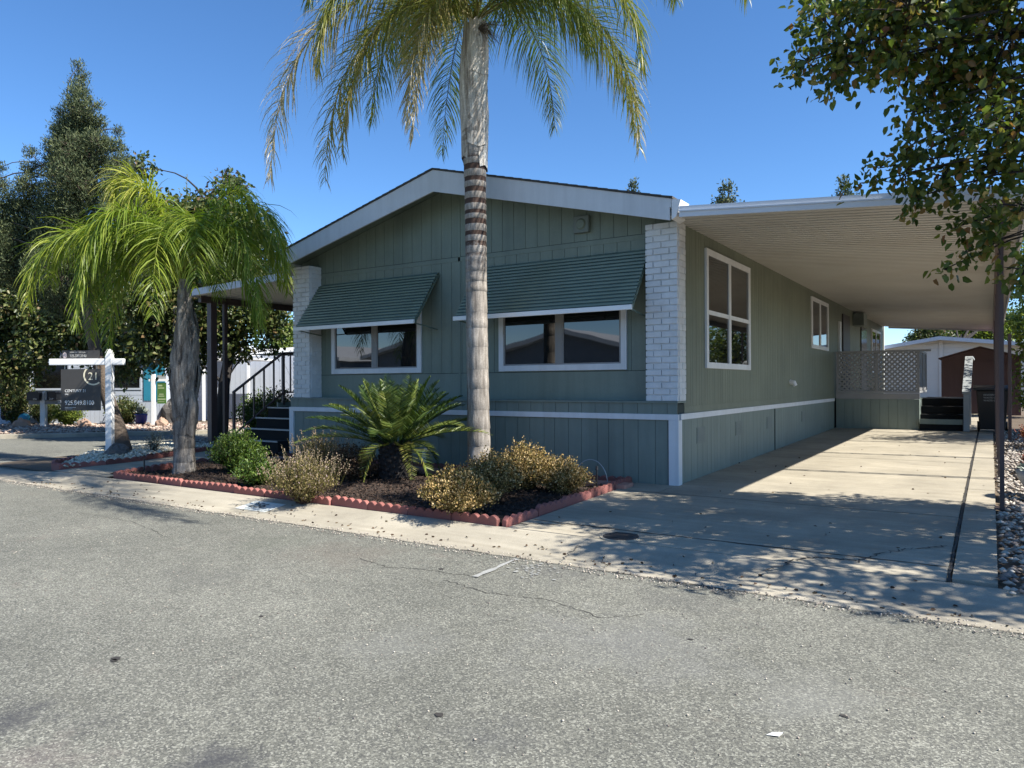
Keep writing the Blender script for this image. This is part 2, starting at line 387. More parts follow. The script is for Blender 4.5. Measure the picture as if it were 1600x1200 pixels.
# ------------------------------------------------------------------ camera, light, world
cd = bpy.data.cameras.new('camera'); cam = bpy.data.objects.new('camera', cd); scene.collection.objects.link(cam)
cd.sensor_width = 36; cd.lens = FP/1600*36; cd.clip_end = 3000; cd.clip_start = .05; scene.camera = cam
c_, s_ = math.cos(ROLL), math.sin(ROLL); up_ = np.array([0, 0, 1.])
xr = RT*c_-up_*s_; ur = up_*c_+RT*s_; bk = -FW
cam.matrix_world = Matrix(((xr[0], ur[0], bk[0], 0), (xr[1], ur[1], bk[1], 0), (xr[2], ur[2], bk[2], EYE), (0, 0, 0, 1)))
SUN = Vector((1, .10, 1.05)).normalized()
sl = bpy.data.lights.new('sun', 'SUN'); sl.energy = 5.0; sl.angle = R(.53); sl.color = (1, .955, .88)
so = bpy.data.objects.new('sun', sl); scene.collection.objects.link(so); so.rotation_euler = SUN.to_track_quat('Z', 'Y').to_euler(); so.location = (20, 2, 30)
w = bpy.data.worlds.new('World'); scene.world = w; w.use_nodes = True; nt = w.node_tree
sky = nt.nodes.new('ShaderNodeTexSky'); sky.sky_type = 'NISHITA'; sky.sun_disc = False
sky.sun_elevation = math.asin(SUN.z); sky.sun_rotation = math.atan2(SUN.x, SUN.y)
sky.air_density = 1.0; sky.dust_density = 0.; sky.ozone_density = 5.4; sky.altitude = 1800
hs = nt.nodes.new('ShaderNodeHueSaturation'); hs.inputs['Saturation'].default_value = 1.12; nt.links.new(sky.outputs[0], hs.inputs['Color']); nt.links.new(hs.outputs[0], nt.nodes['Background'].inputs[0]); nt.nodes['Background'].inputs[1].default_value = .108
scene.render.engine = 'CYCLES'
scene.view_settings.view_transform = 'Standard'; scene.view_settings.look = 'None'; scene.view_settings.exposure = 1.02; scene.view_settings.gamma = 1
scene.cycles.max_bounces = 8; scene.cycles.transparent_max_bounces = 8

# ------------------------------------------------------------------ the setting
def sheet(name, pts, z, m, kind='structure', sub=None):
    b = MB(); b.add([(p[0], p[1], z) for p in pts], [tuple(range(len(pts)))]); o = b.build(name, m); tag(o, kind=kind); return o
sheet('ground', [(-900, -900), (900, -900), (900, 900), (-900, 900)], -.22, 'far_ground')
NEAR = [(-12.75, 5.98), (-13.3, 6.12), (-13.75, 6.5), (-14.35, 7.1), (-15.0, 7.9), (-15.5, 9.0), (-15.7, 10.5), (-15.8, 60)]   # left edge of the lot
FAR = [(-60, -36), (-30.5, -.5), (-26, 5.2), (-22.9, 9.1), (-19.9, 12.9), (-18.9, 14.6), (-18.5, 17), (-18.5, 60)]              # far kerb of the side street
b = MB()
b.add([(-90, -60, 0), (60, -60, 0), (60, 5.2, 0), (-26, 5.2, 0), (-30.5, -.5, 0), (-60, -36, 0)], [(0, 1, 2, 3, 4, 5)])
b.v = [(x, y, -.15) for x, y, z in b.v]
left = FAR[2:]; right = [(-12.75, 5.2)]+NEAR
n0 = len(b.v); b.v += [(p[0], p[1], -.15) for p in left]+[(p[0], p[1], -.15) for p in right[::-1]]; b.t += [0]*(len(left)+len(right))
b.f.append(tuple(range(n0, len(b.v))))
tag(b.build('street', 'asphalt'), kind='structure')
# kerb and gutter along the front of the lot, rolled profile
prof = [(5.12, -.152), (5.16, -.140), (5.30, -.147), (5.42, -.143), (5.62, -.112), (5.74, -.09), (5.80, -.081), (5.86, -.078)]
b = MB()
xs = [-60, -30, -20, -14.6]+list(np.arange(-14, 20, .5))+[20, 40, 60]
def kp(x, i):
    y, z = prof[i]
    if x < -12.6: z = -.145+(z+.145)*max(0, 1-(-12.6-x)/1.2)
    return (x, y, z)
vs = [kp(x, i) for x in xs for i in range(len(prof))]
k = len(prof); fs = [(i*k+j, (i+1)*k+j, (i+1)*k+j+1, i*k+j+1) for i in range(len(xs)-1) for j in range(k-1)]
b.add(vs, fs); o = b.build('curb', 'curb_concrete', smooth=True); tag(o, kind='structure')
# lot soil
b = MB(); ys = [5.8, 6.5, 7.5, 8.9, 15, 22, 31, 60]; xx = [-15.9, -12.75, .0, 40]
b.add([(x, y, gz(y)-.035) for y in ys for x in xx], [(j*4+i, j*4+i+1, j*4+i+5, j*4+i+4) for j in range(len(ys)-1) for i in range(1, 3)])
b.add([(p[0], p[1], gz(p[1])-.035) for p in NEAR]+[(-12.75, 60, gz(60)-.035)], [tuple(range(9))])
tag(b.build('yard_soil', 'soil'), kind='structure')
# driveway slabs
def slab(b, x0, x1, y0, y1, lift=0., g=.006):
    cuts = [y0+g]+[c for c in (8.9,) if y0+g < c < y1-g]+[y1-g]
    for a, c in zip(cuts[:-1], cuts[1:]):
        b.hexa([(x0+g, a, gz(a)-.06), (x1-g, a, gz(a)-.06), (x1-g, c, gz(c)-.06), (x0+g, c, gz(c)-.06)],
               [(x0+g, a, gz(a)+lift), (x1-g, a, gz(a)+lift), (x1-g, c, gz(c)+lift), (x0+g, c, gz(c)+lift)])
b = MB(); jy = [5.87, 6.28, 8.32, 10.75, 13.2, 15.7, 18.2, 21, 25, 31]
for a, c in zip(jy[:-1], jy[1:]):
    slab(b, -3.9 if c < 9 else -3.36, -.262, a, c, random.uniform(0, .002)); 
for a, c in zip([5.95, 9.3, 10.3, 11.3, 12.3, 13.6, 15, 17, 19, 22, 26], [9.3, 10.3, 11.3, 12.3, 13.6, 15, 17, 19, 22, 26, 31]): slab(b, -.240, .04, a, c, .003)
slab(b, -3.9, -3.36, 8.32, 8.925)
tag(b.build('driveway', 'concrete'), kind='structure')
# entrance path left of the bed
b = MB()
pw = [(-12.75, 5.87), (-11.15, 5.87), (-11.25, 6.7), (-11.6, 7.9), (-11.9, 8.35), (-10.75, 8.4), (-10.75, 8.8), (-13.0, 8.8), (-12.9, 8.2), (-12.75, 7.3)]
b.add([(p[0], p[1], gz(p[1])+.002) for p in pw], [tuple(range(len(pw)))]); tag(b.build('path', 'concrete'), kind='structure')
# far lot beyond the side street
b = MB(); fl = FAR[1:]; b.v = [(p[0], p[1], -.09) for p in fl]+[(-70, 60, -.05), (-70, -.5, -.05)]; b.t = [0]*len(b.v); b.f = [tuple(range(len(b.v)))]
tag(b.build('far_yard', 'soil'), kind='structure')
b = MB()
for p, q in zip(fl[:-1], fl[1:]):
    p, q = np.array(p), np.array(q); d = (q-p)/np.linalg.norm(q-p); nn = np.array([-d[1], d[0]])
    a0, a1, c0, c1 = p, q, p+nn*.35, q+nn*.35
    b.hexa([(a0[0], a0[1], -.2), (a1[0], a1[1], -.2), (c1[0], c1[1], -.2), (c0[0], c0[1], -.2)],
           [(a0[0], a0[1], -.05), (a1[0], a1[1], -.05), (c1[0], c1[1], -.04), (c0[0], c0[1], -.04)])
tag(b.build('far_curb', 'curb_concrete'), kind='structure')

# cracks, joint debris, painted marks
def crack(pts, w, z, name, label, m='crack_dark', n=14, wob=.03, cat='crack'):
    P = [];
    for p, q in zip(pts[:-1], pts[1:]):
        for i in range(n): P.append((p[0]+(q[0]-p[0])*i/n+random.uniform(-wob, wob), p[1]+(q[1]-p[1])*i/n+random.uniform(-wob, wob)))
    P.append(pts[-1]); b = MB(); vs = []
    for i, p in enumerate(P):
        q = P[min(i+1, len(P)-1)]; r = P[max(i-1, 0)]; d = np.array([q[0]-r[0], q[1]-r[1]]); d = d/(np.linalg.norm(d)+1e-6)
        ww = w*random.uniform(.4, 1.2)/2; zz = (gz(p[1]) if z is None else z)+.005
        vs += [(p[0]-d[1]*ww, p[1]+d[0]*ww, zz), (p[0]+d[1]*ww, p[1]-d[0]*ww, zz)]
    b.add(vs, [(2*i, 2*i+1, 2*i+3, 2*i+2) for i in range(len(P)-1)]); o = b.build(name, m)
    return tag(o, kind='structure')
crack([(-3.88, 6.05), (-3.4, 6.27), (-3.0, 6.29)], .018, None, 'driveway_crack', '')
crack([tuple(atz(*p, -.07)[:2]) for p in ((1195, 891), (1232, 877), (1262, 870), (1300, 872), (1337, 876))], .02, None, 'driveway_crack', '')
crack([tuple(atz(*p, -.06)[:2]) for p in ((1337, 876), (1372, 864), (1420, 858), (1480, 855))], .014, None, 'driveway_crack', '')
crack([(-.251, 5.86), (-.251, 12), (-.251, 21)], .03, None, 'driveway_joint', '', n=120, wob=.006)
crack([(x, 5.115+.0*x) for x in (-14, -8, -2, 6)], .012, -.15, 'gutter_joint', '', n=60, wob=.012)
crack([tuple(atz(*p, -.12)[:2]) for p in ((905, 852), (893, 862), (880, 875))], .012, -.112, 'gutter_crack', '')
pm = [tuple(atz(x, y, -.146)[:2]) for x, y in ((742, 901), (808, 873))]
crack(pm, .05, -.147, 'paint_mark', '', m='paint_chalk', n=8, wob=.006)
b = MB()
for i in range(60):
    p = atz(random.gauss(832, 20), random.gauss(889, 8), -.145)
    if p[1] > 5.08: continue
    r = random.uniform(.006, .022); a = random.random()*6
    b.add([(p[0]+r*math.cos(a+t)*random.uniform(.5, 1.3), p[1]+r*.7*math.sin(a+t), -.146+.0001*i) for t in (0, 1.2, 2.4, 3.7, 5)], [(0, 1, 2, 3, 4)])
tag(b.build('paint_spill', 'paint_chalk'), kind='stuff')
# dark tar spots on the asphalt
b = MB()
for (px, py, rr) in ((180, 1028, .035), (178, 1031, .03), (686, 1115, .03), (690, 888, .03), (1080, 998, .02), (1317, 1117, .02), (408, 962, .02)):
    p = atz(px, py, -.146); b.add([(p[0]+rr*math.cos(t)*random.uniform(.6, 1.2), p[1]+rr*.7*math.sin(t)*random.uniform(.6, 1.2), -.146) for t in np.arange(0, 6.2, .7)], [tuple(range(9))])
tag(b.build('tar_spots', 'crack_dark'), kind='stuff')
for yj, wj in ((6.28, .022), (8.32, .010)): crack([(-3.85, yj), (-2.5, yj-.01), (-.28, yj)], wj, None, 'driveway_joint', '', n=26, wob=.006)
# house number on the kerb
nb = thing('curb_number', 'white painted rectangle with black house number on the kerb face', 'house number', (-7.16, 5.5, -.13))
b = MB(); x0, x1 = -.27, .27
pz = lambda y: np.interp(y+5.5, [p[0] for p in prof], [p[1] for p in prof])+.13+.004
yy = [-.1, -.03, .04, .12, .2]
b.add([(x, y, pz(y)) for y in yy for x in (x0, x1)], [(2*i, 2*i+1, 2*i+3, 2*i+2) for i in range(4)]); b.build('painted_patch', 'curb_paint', nb)
text_mesh('256', .20, 'black_paint', nb, (-.15, -.01, .012), (R(9.5), 0, 0), 'numerals', .001, sx=.85)

# utility cover
uc = thing('utility_cover', 'small dark iron utility cover set in the driveway apron', 'utility cover', (-2.78, 6.02, gz(6.02)))
MB().tube([(0, 0, -.02), (0, 0, .004)], [.19, .19], 28).build('frame', 'curb_concrete', uc)
b = MB().tube([(0, 0, -.02), (0, 0, .009), ], [.16, .16], 28)
for i in range(-4, 5): b.box(-.11, .11, i*.03-.005, i*.03+.005, .009, .013)
b.build('lid', 'iron', uc)

# ------------------------------------------------------------------ pebbles, mulch, litter
def pebbles(name, inside, bbox, n, size, m, z, seedflat=.6):
    x0, x1, y0, y1 = bbox; P = []
    while len(P) < n:
        x, y = random.uniform(x0, x1), random.uniform(y0, y1)
        if inside(x, y): P.append((x, y))
    P = np.array(P); nn = len(P)
    base = np.array([(1, 0, 0), (.3, .95, 0), (-.8, .58, 0), (-.8, -.6, 0), (.3, -.95, 0), (.1, 0, .62), (0, .05, -.5)])
    Fb = [(i, (i+1) % 5, 5) for i in range(5)]+[((i+1) % 5, i, 6) for i in range(5)]
    s = size*(.5+.9*RS.rand(nn)); a = RS.rand(nn)*6.28; ca, sa = np.cos(a), np.sin(a)
    B = base[None]*(1+.25*RS.normal(size=(nn, 7, 3)))*s[:, None, None]/2
    X = B[..., 0]*ca[:, None]-B[..., 1]*sa[:, None]; Y = B[..., 0]*sa[:, None]+B[..., 1]*ca[:, None]
    Z = B[..., 2]*seedflat*1.6
    zz = np.array([z(p[0], p[1]) for p in P])+s*.15+RS.rand(nn)*size*.5
    V = np.stack([X+P[:, 0:1], Y+P[:, 1:2], Z+zz[:, None]], 2).reshape(-1, 3)
    F = (np.array(Fb)[None]+(np.arange(nn)*7)[:, None, None]).reshape(-1, 3)
    o = npmesh(name, V, F, m, None, None, np.repeat(RS.rand(nn), 7), True); return o
def inpoly(poly):
    def f(x, y):
        c = False; n = len(poly)
        for i in range(n):
            (x1, y1), (x2, y2) = poly[i], poly[(i+1) % n]
            if (y1 > y) != (y2 > y) and x < (x2-x1)*(y-y1)/(y2-y1)+x1: c = not c
        return c
    return f
for pts in (((690, 905), (760, 925), (850, 935), (940, 965), (1010, 960)), ((560, 870), (600, 885), (660, 889), (735, 900)), ((120, 800), (210, 815), (260, 838))):
    crack([tuple(atz(x, y, -.15)[:2]) for x, y in pts], .007, -.153, 'asphalt_crack', '', n=10, wob=.02)
o = pebbles('gutter_grit', lambda x, y: True, (-13, 3, 4.98, 5.20), 3200, .014, 'pebble_mix', lambda x, y: -.147); tag(o, kind='stuff')
o = pebbles('road_grit', lambda x, y: True, (-9, 1.5, 2.2, 5.0), 1500, .010, 'pebble_mix', lambda x, y: -.151); tag(o, kind='stuff')
ISL = [(-12.8, 6.05), (-13.2, 6.2), (-13.7, 6.6), (-14.3, 7.2), (-15.0, 8.1), (-15.4, 9.2), (-14.6, 9.6), (-13.3, 9.3), (-12.95, 8.3), (-12.8, 7.3)]
def mound(x, y): return gz(y)+.02+.10*max(0, 1-((x+13.7)**2+(y-7.9)**2)/1.6)
o = pebbles('white_pebbles', inpoly(ISL), (-15.5, -12.7, 6, 9.7), 5200, .055, 'pebble_white', mound); tag(o, kind='stuff')
b = MB(); g = []
nxx = 24
vs = [(x, y, (mound(x, y)-.005) if inpoly(ISL)(x, y) else gz(y)-.06) for y in np.linspace(6, 9.7, nxx) for x in np.linspace(-15.5, -12.75, nxx)]
b.add(vs, [(j*nxx+i, j*nxx+i+1, (j+1)*nxx+i+1, (j+1)*nxx+i) for j in range(nxx-1) for i in range(nxx-1)]); tag(b.build('pebble_mound', 'soil', smooth=True), kind='structure')
GR = [(.06, 5.75), (1.4, 5.75), (2.6, 21), (.08, 21)]
o = pebbles('side_gravel', inpoly(GR), (0, 2.6, 5.6, 21), 9000, .06, 'pebble_mix', lambda x, y: gz(y)-.02); tag(o, kind='stuff')
FB = [(-26, 5.2), (-22.9, 9.2), (-19.9, 13), (-18.9, 14.8), (-21.5, 17.5), (-25.5, 14.2), (-29, 11.8), (-29, 6)]
FB = [(p[0]-.3, p[1]+.25) if i < 4 else p for i, p in enumerate(FB)]
o = pebbles('far_gravel', inpoly(FB), (-30, -18, 5, 18), 9000, .10, 'pebble_tan', lambda x, y: -.085); tag(o, kind='stuff')
o = pebbles('porch_gravel', inpoly([(-15.4, 9.4), (-12.2, 9.1), (-12.2, 12), (-15.6, 12)]), (-15.7, -12, 9, 12), 1800, .08, 'pebble_mix', lambda x, y: gz(y)-.02); tag(o, kind='stuff')

BED = [(-11.0, 5.96), (-3.98, 5.9), (-3.98, 8.25), (-10.6, 8.3), (-11.2, 7.5)]
nx, ny = 150, 50; b = MB()
X = np.linspace(-11.15, -3.95, nx); Y = np.linspace(5.93, 8.3, ny)
b.add([(x, y, gz(y)+.02+.03*math.sin(x*3)*math.sin(y*4)+random.uniform(-.012, .012)) for y in Y for x in X], [(j*nx+i, j*nx+i+1, (j+1)*nx+i+1, (j+1)*nx+i) for j in range(ny-1) for i in range(nx-1)])
tag(b.build('mulch_bed', 'mulch'), kind='structure')
n = 9000; P = np.column_stack([RS.uniform(-11.1, -4, n), RS.uniform(5.97, 8.28, n), np.zeros(n)])
P[:, 2] = [gz(y)+.03+.03*math.sin(x*3)*math.sin(y*4)+.012*random.random() for x, y in P[:, :2]]
D = RS.normal(size=(n, 3)); D[:, 2] *= .25
V, F, T = leaves(P, D, .02+.045*RS.rand(n), .012+.014*RS.rand(n), .3)
tag(npmesh('bark_mulch', V, F, 'bark_chip', None, None, T), kind='stuff')
# pink paver walk between the bed and the house
b = MB(); x = -10.7
while x < -4.05:
    b.box(x, x+.29, 8.36, 8.64, gz(8.5)-.04, gz(8.5)+.045+random.uniform(0, .004)); x += .30
tag(b.build('paver_walk', 'pink_paver', bevel=.006), kind='structure')
# fallen leaves
n = 900; px = []
while len(px) < n:
    r = random.random()
    if r < .35: x, y = random.uniform(-12, 1), random.gauss(5.3, .10)
    elif r < .7: x, y = random.uniform(-4, 0), random.uniform(5.3, 16)
    else: x, y = random.uniform(-11, 1), random.uniform(5.2, 5.8)
    if random.random() < .6 and y > 5.7: continue
    px.append((x, y))
    if len(px) > 260: break
P = np.array([(x, y, (np.interp(y, [p[0] for p in prof], [p[1] for p in prof]) if y < 5.86 else gz(y))+.008) for x, y in px])
D = RS.normal(size=P.shape); D[:, 2] *= .1
V, F, T = leaves(P, D, .035, .02, .3, RS.rand(len(P))); tag(npmesh('fallen_leaves', V, F, 'brown_stem', None, None, T), kind='stuff')

# scalloped edging blocks
def edging_mesh():
    b = MB(); L = .60; k = 5; top = []
    for i in range(k):
        for j in range(6):
            t = j/6; top.append((-L/2+.002+(L-.004)*(i+t)/k, .066+.036*math.sin(math.pi*t)))
    top.append((L/2-.002, .066)); poly = [(-L/2+.004, -.04)]+[p for p in top]+[(L/2-.004, -.04)]
    b.prism(poly, -.028, .028)
    return b
src = edging_mesh().build('edging_block', 'red_edging', bevel=.008)
first = [True]
def edge_row(path, label, group):
    out = []
    for (p, q) in zip(path[:-1], path[1:]):
        p, q = np.array(p, float), np.array(q, float); L = np.linalg.norm(q-p); k = max(1, round(L/.60)); d = (q-p)/L
        for i in range(k):
            c = p+d*L*(i+.5)/k; o = src if first[0] else src.copy()
            if first[0]: first[0] = False
            else: col.objects.link(o)
            o.location = (c[0]+random.uniform(-.006, .006), c[1]+random.uniform(-.006, .006), gz(c[1])-.005+random.uniform(-.012, .008))
            o.rotation_euler = (random.uniform(-.09, .09), random.uniform(-.03, .03), math.atan2(d[1], d[0])+random.uniform(-.04, .04)); o.scale = (L/k/.60, 1, 1)
            tag(o, label, 'edging block', group)
edge_row([(-11.0, 5.93), (-4.0, 5.88)], 'red scalloped edging block between the street kerb and the palm bed', 'edging along the kerb')
edge_row([(-3.95, 5.88), (-3.95, 8.88)], 'red scalloped edging block between the palm bed and the driveway', 'edging along the driveway')
edge_row([(-10.6, 8.78), (-4.0, 8.78)], 'dark red scalloped edging block at the foot of the front skirting', 'edging along the house')
edge_row([(-11.0, 5.95), (-11.2, 6.6), (-11.35, 7.3), (-11.0, 8.1)], 'red scalloped edging block beside the curved entrance path and the young palm', 'edging along the entrance path')
edge_row([(-13.9, 6.75), (-13.35, 6.15), (-12.9, 6.05), (-12.72, 6.7), (-12.7, 7.4), (-12.85, 8.2), (-13.15, 8.9)], 'red scalloped edging block around the white pebble island with the sign', 'edging around the pebble island')

# ------------------------------------------------------------------ the mobile home
home = thing('mobile_home', 'green mobile home with white trim, low gable roof and two slatted window awnings', 'mobile home', (-7, 8.9, 0))
HL = (-7, 8.9, 0)
def part(b, name, m, parent=home, **k):
    off = np.array(HL); b.v = [tuple(np.array(p)-off) for p in b.v]; return b.build(name, m, parent, **k)
XL, XR, YF, YW, YB = -10.64, -3.33, 8.93, 9.20, 30.3
def roofz(x): return 4.53-abs(x+7.0)*.258
def planks_front(b, x0, x1, w, y, z0, z1, g=.006, t=.012):
    x = x0; i = 0
    while x < x1-.01:
        e = min(x+(w if not isinstance(w, list) else w[i % len(w)]), x1)
        zt = [z1(x), z1(e)] if callable(z1) else [z1, z1]
        b.hexa([(x, y, z0), (e-g, y, z0), (e-g, y+t, z0), (x, y+t, z0)], [(x, y, zt[0]), (e-g, y, zt[1]), (e-g, y+t, zt[1]), (x, y+t, zt[0])]); x = e; i += 1
# core behind the boards
b = MB().box(XL+.02, XR-.02, YW+.008, YB, .92, 3.55); b.prism([(XL+.02, 3.551), (XR-.02, 3.551), (-7, 4.44)], YW+.008, YB)
b.box(XL+.02, XR-.02, YF+.008, YB, -.1, 1.03)
part(b, 'wall_core', 'groove')
b = MB(); b.box(XL, XR-.03, YW, YW+.012, 1.05, 1.47)
planks_front(b, XL, XR-.03, .205, YW, 1.478, 3.305)
b.box(XL, XR-.03, YW-.008, YW+.004, 3.235, 3.30)
def gt(x): return min(roofz(x)-.06, 9)
planks_front(b, XL, -7.0, .205, YW+.001, 3.312, gt); planks_front(b, -7.0, XR-.03, .205, YW+.001, 3.312, gt)
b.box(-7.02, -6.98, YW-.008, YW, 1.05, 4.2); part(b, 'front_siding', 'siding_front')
# belly ledge and boards under it
b = MB(); planks_front(b, XL, XR, .205, YF-.01, .905, 1.045); b.box(XL-.01, XR+.01, YF-.035, YW, 1.046, 1.07)
part(b, 'front_ledge', 'skirting')
b = MB(); planks_front(b, XL+.09, XR-.12, [.24, .17, .22, .205], YF, -.1, .828); part(b, 'front_skirting', 'skirting')
b = MB(); b.box(XL-.02, XR+.02, YF-.03, YF-.001, .83, .904); b.box(XR-.115, XR+.02, YF-.028, YF+.1, -.02, .829); b.box(XL-.02, XL+.09, YF-.028, YF+.1, 0, .829)
part(b, 'front_trim', 'white_trim', bevel=.003)
# side siding: boards of several widths
b = MB(); y = YW+.005; ws = [.10, .14, .075, .16, .12, .09, .15, .11]; i = 0
while y < YB:
    e = min(y+ws[i % 8], YB); x = XR-.015
    b.box(x-.012, x, y, e-.006, 1.0, 3.47); y = e; i += 1
b.box(XR-.027, XR-.012, YW+.005, YB, .905, .999)
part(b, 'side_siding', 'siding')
b = MB(); y = YF+.1; i = 0
while y < 20:
    e = y+ws[(i*3) % 8]*1.6; b.box(XR-.022, XR-.006, y, e-.006, -.06, .828); y = e; i += 1
part(b, 'side_skirting', 'skirting')
part(MB().box(XR-.03, XR+.006, YF+.1, 20.05, .83, .904), 'side_trim', 'white_trim')
part(MB().box(XR-.03, XR+.02, YB-.1, YB+.02, .9, 3.46), 'corner_board', 'white_trim')
# left wall
b = MB().box(XL-.012, XL+.02, YW, YB, .9, 3.4); part(b, 'left_siding', 'siding_front')
# brick columns
def bricks(x0, x1, y0, y1, z0, z1):
    b = MB(); b.box(x0+.01, x1-.01, y0+.01, y1-.001, z0, z1); z = z0+.004; r = 0
    while z < z1-.02:
        h = .082; x = x0-.11 if r % 2 else x0
        while x < x1:
            a, e = max(x, x0), min(x+.215, x1)
            if e-a > .02:
                o = random.uniform(-.005, .004); b.box(a+.004*(a > x0), e-.004, y0-.010+o, y0+.03, z, min(z+h-.014, z1))
            x += .22
        for sx in (x0, x1):
            yq = [y0+.031, y0+.15, y1] if r % 2 else [y0+.031, y0+.24, y1]
            for a, e in zip(yq[:-1], yq[1:]):
                if e-a > .03:
                    o = random.uniform(-.002, .005)
                    if sx == x1: b.box(x1-.012, x1+o, a, e-.006, z, min(z+h-.008, z1))
                    else: b.box(x0-o, x0+.012, a, e-.006, z, min(z+h-.008, z1))
        z += h; r += 1
    return b
part(bricks(-3.755, -3.315, 8.925, 9.20, 1.071, 3.36), 'brick_column', 'white_brick', bevel=.004)
part(bricks(-10.56, -10.13, 8.925, 9.20, 1.071, 3.42), 'brick_column', 'white_brick', bevel=.004)
# roof
RY0 = 8.55
b = MB()
for s in (-1, 1):
    xo = -7+s*3.72
    b.hexa([(-7, RY0+.03, roofz(-7)-.05), (xo, RY0+.03, roofz(xo)-.05), (xo, YB+.3, roofz(xo)-.05), (-7, YB+.3, roofz(-7)-.05)],
           [(-7, RY0+.03, roofz(-7)-.01), (xo, RY0+.03, roofz(xo)-.01), (xo, YB+.3, roofz(xo)-.01), (-7, YB+.3, roofz(-7)-.01)])
rf = part(b, 'soffit', 'siding_front')
b = MB()
for s in (-1, 1):
    xo = -7+s*3.76; n = 26
    for i in range(n):
        xa, xb_ = -7+(xo+7)*i/n, -7+(xo+7)*(i+1)/n
        b.hexa([(xa, RY0-.02, roofz(xa)-.008), (xb_, RY0-.02, roofz(xb_)-.008), (xb_, YB+.3, roofz(xb_)-.008), (xa, YB+.3, roofz(xa)-.008)],
               [(xa, RY0-.02, roofz(xa)+.016), (xb_, RY0-.02, roofz(xb_)+.022), (xb_, YB+.3, roofz(xb_)+.022), (xa, YB+.3, roofz(xa)+.016)])
roof = part(b, 'roof', 'shingle')
b = MB()
for s in (-1, 1):
    xo = -7+s*3.72
    b.hexa([(-7, RY0, roofz(-7)-.335), (xo, RY0, roofz(xo)-.275), (xo, RY0+.028, roofz(xo)-.275), (-7, RY0+.028, roofz(-7)-.335)],
           [(-7, RY0, roofz(-7)-.01), (xo, RY0, roofz(xo)-.01), (xo, RY0+.028, roofz(xo)-.01), (-7, RY0+.028, roofz(-7)-.01)])
    b.box(min(xo, xo+s*.02), max(xo, xo+s*.02), RY0, YB, roofz(xo)-(.27 if s < 0 else .12), roofz(xo)-.012)
part(b, 'fascia', 'fascia')
b = MB(); b.hexa([(-3.255, RY0, 3.30), (-3.20, RY0, 3.33), (-3.20, RY0+.3, 3.33), (-3.255, RY0+.3, 3.30)], [(-3.255, RY0, 3.55), (-3.14, RY0, 3.53), (-3.14, RY0+.3, 3.53), (-3.255, RY0+.3, 3.55)])
part(b, 'gutter', 'white_trim')
# small electric box/fan on the gable
b = MB().box(-4.93, -4.69, YW-.07, YW-.009, 3.42, 3.66); v1 = part(b, 'vent_hood', 'grey_vent', bevel=.01)
b = MB().tube([(-4.81, YW-.095, 3.54), (-4.81, YW-.07, 3.54)], [.06, .08], 18); part(b, 'fan_outlet', 'siding_front', v1)
# windows in walls
def window(xa, xb_, za, zb, y, mullions=(0.5,), fw=.085):
    f = MB(); f.box(xa, xa+fw, y-.035, y-.001, za, zb); f.box(xb_-fw, xb_, y-.035, y-.001, za, zb)
    f.box(xa+fw, xb_-fw, y-.035, y-.001, za, za+fw); f.box(xa+fw, xb_-fw, y-.035, y-.001, zb-fw, zb)
    w = part(f, 'window', 'white_trim', bevel=.003)
    g = MB(); s = MB(); ia, ib = xa+fw, xb_-fw; c = (ia+ib)/2
    s.box(c-.045, c+.045, y-.030, y-.002, za+fw, zb-fw)
    for a, e in ((ia, c-.045), (c+.045, ib)):
        s.box(a, a+.025, y-.024, y-.002, za+fw, zb-fw); s.box(e-.025, e, y-.024, y-.002, za+fw, zb-fw); s.box(a+.025, e-.025, y-.024, y-.002, za+fw, za+fw+.02)
        g.box(a+.025, e-.025, y-.012, y-.003, za+fw+.02, zb-fw)
    part(s, 'sash', 'lattice_paint', w); part(g, 'pane', 'window_glass', w)
window(-9.85, -7.77, 1.49, 2.68, YW); window(-6.24, -4.14, 1.49, 2.68, YW)
def swindow(ya, yb, za, zb, rail=None, fw=.085, m='window_glass'):
    x = XR-.014; f = MB(); f.box(x, x+.035, ya, ya+fw, za, zb); f.box(x, x+.035, yb-fw, yb, za, zb)
    f.box(x, x+.035, ya+fw, yb-fw, za, za+fw); f.box(x, x+.035, ya+fw, yb-fw, zb-fw, zb)
    w = part(f, 'window', 'white_trim', bevel=.003); c = (ya+yb)/2; s = MB(); g = MB()
    s.box(x, x+.03, c-.05, c+.05, za+fw, zb-fw)
    if rail:
        s.box(x, x+.024, ya+fw, c-.05, rail-.03, rail+.03); s.box(x, x+.024, c+.05, yb-fw, rail-.03, rail+.03)
    for a, e in ((ya+fw, c-.05), (c+.05, yb-fw)):
        if rail: g.box(x+.002, x+.012, a, e, za+fw, rail-.03); g.box(x+.002, x+.012, a, e, rail+.03, zb-fw)
        else: g.box(x+.002, x+.012, a, e, za+fw, zb-fw)
    part(s, 'sash', 'white_trim', w); part(g, 'pane', m, w)
swindow(10.03, 12.25, 1.51, 3.19, 2.30); swindow(17.22, 19.2, 2.07, 3.22, None); swindow(27.0, 29.3, 1.6, 3.1, None)
b = MB().box(XR-.014, XR+.02, 21.3, 22.4, 1.05, 3.15); d1 = part(b, 'door', 'door_wood')
b = MB().box(XR-.014, XR+.03, 20.7, 20.95, 1.5, 2.9); part(b, 'shutter', 'white_trim')
b = MB().box(XR-.014, XR+.02, 24.6, 25.7, 1.05, 3.0); part(b, 'door', 'dark_glass')
b = MB().box(XR-.014, XR+.28, 23.1, 23.8, 2.95, 3.3); part(b, 'air_conditioner', 'grey_vent')
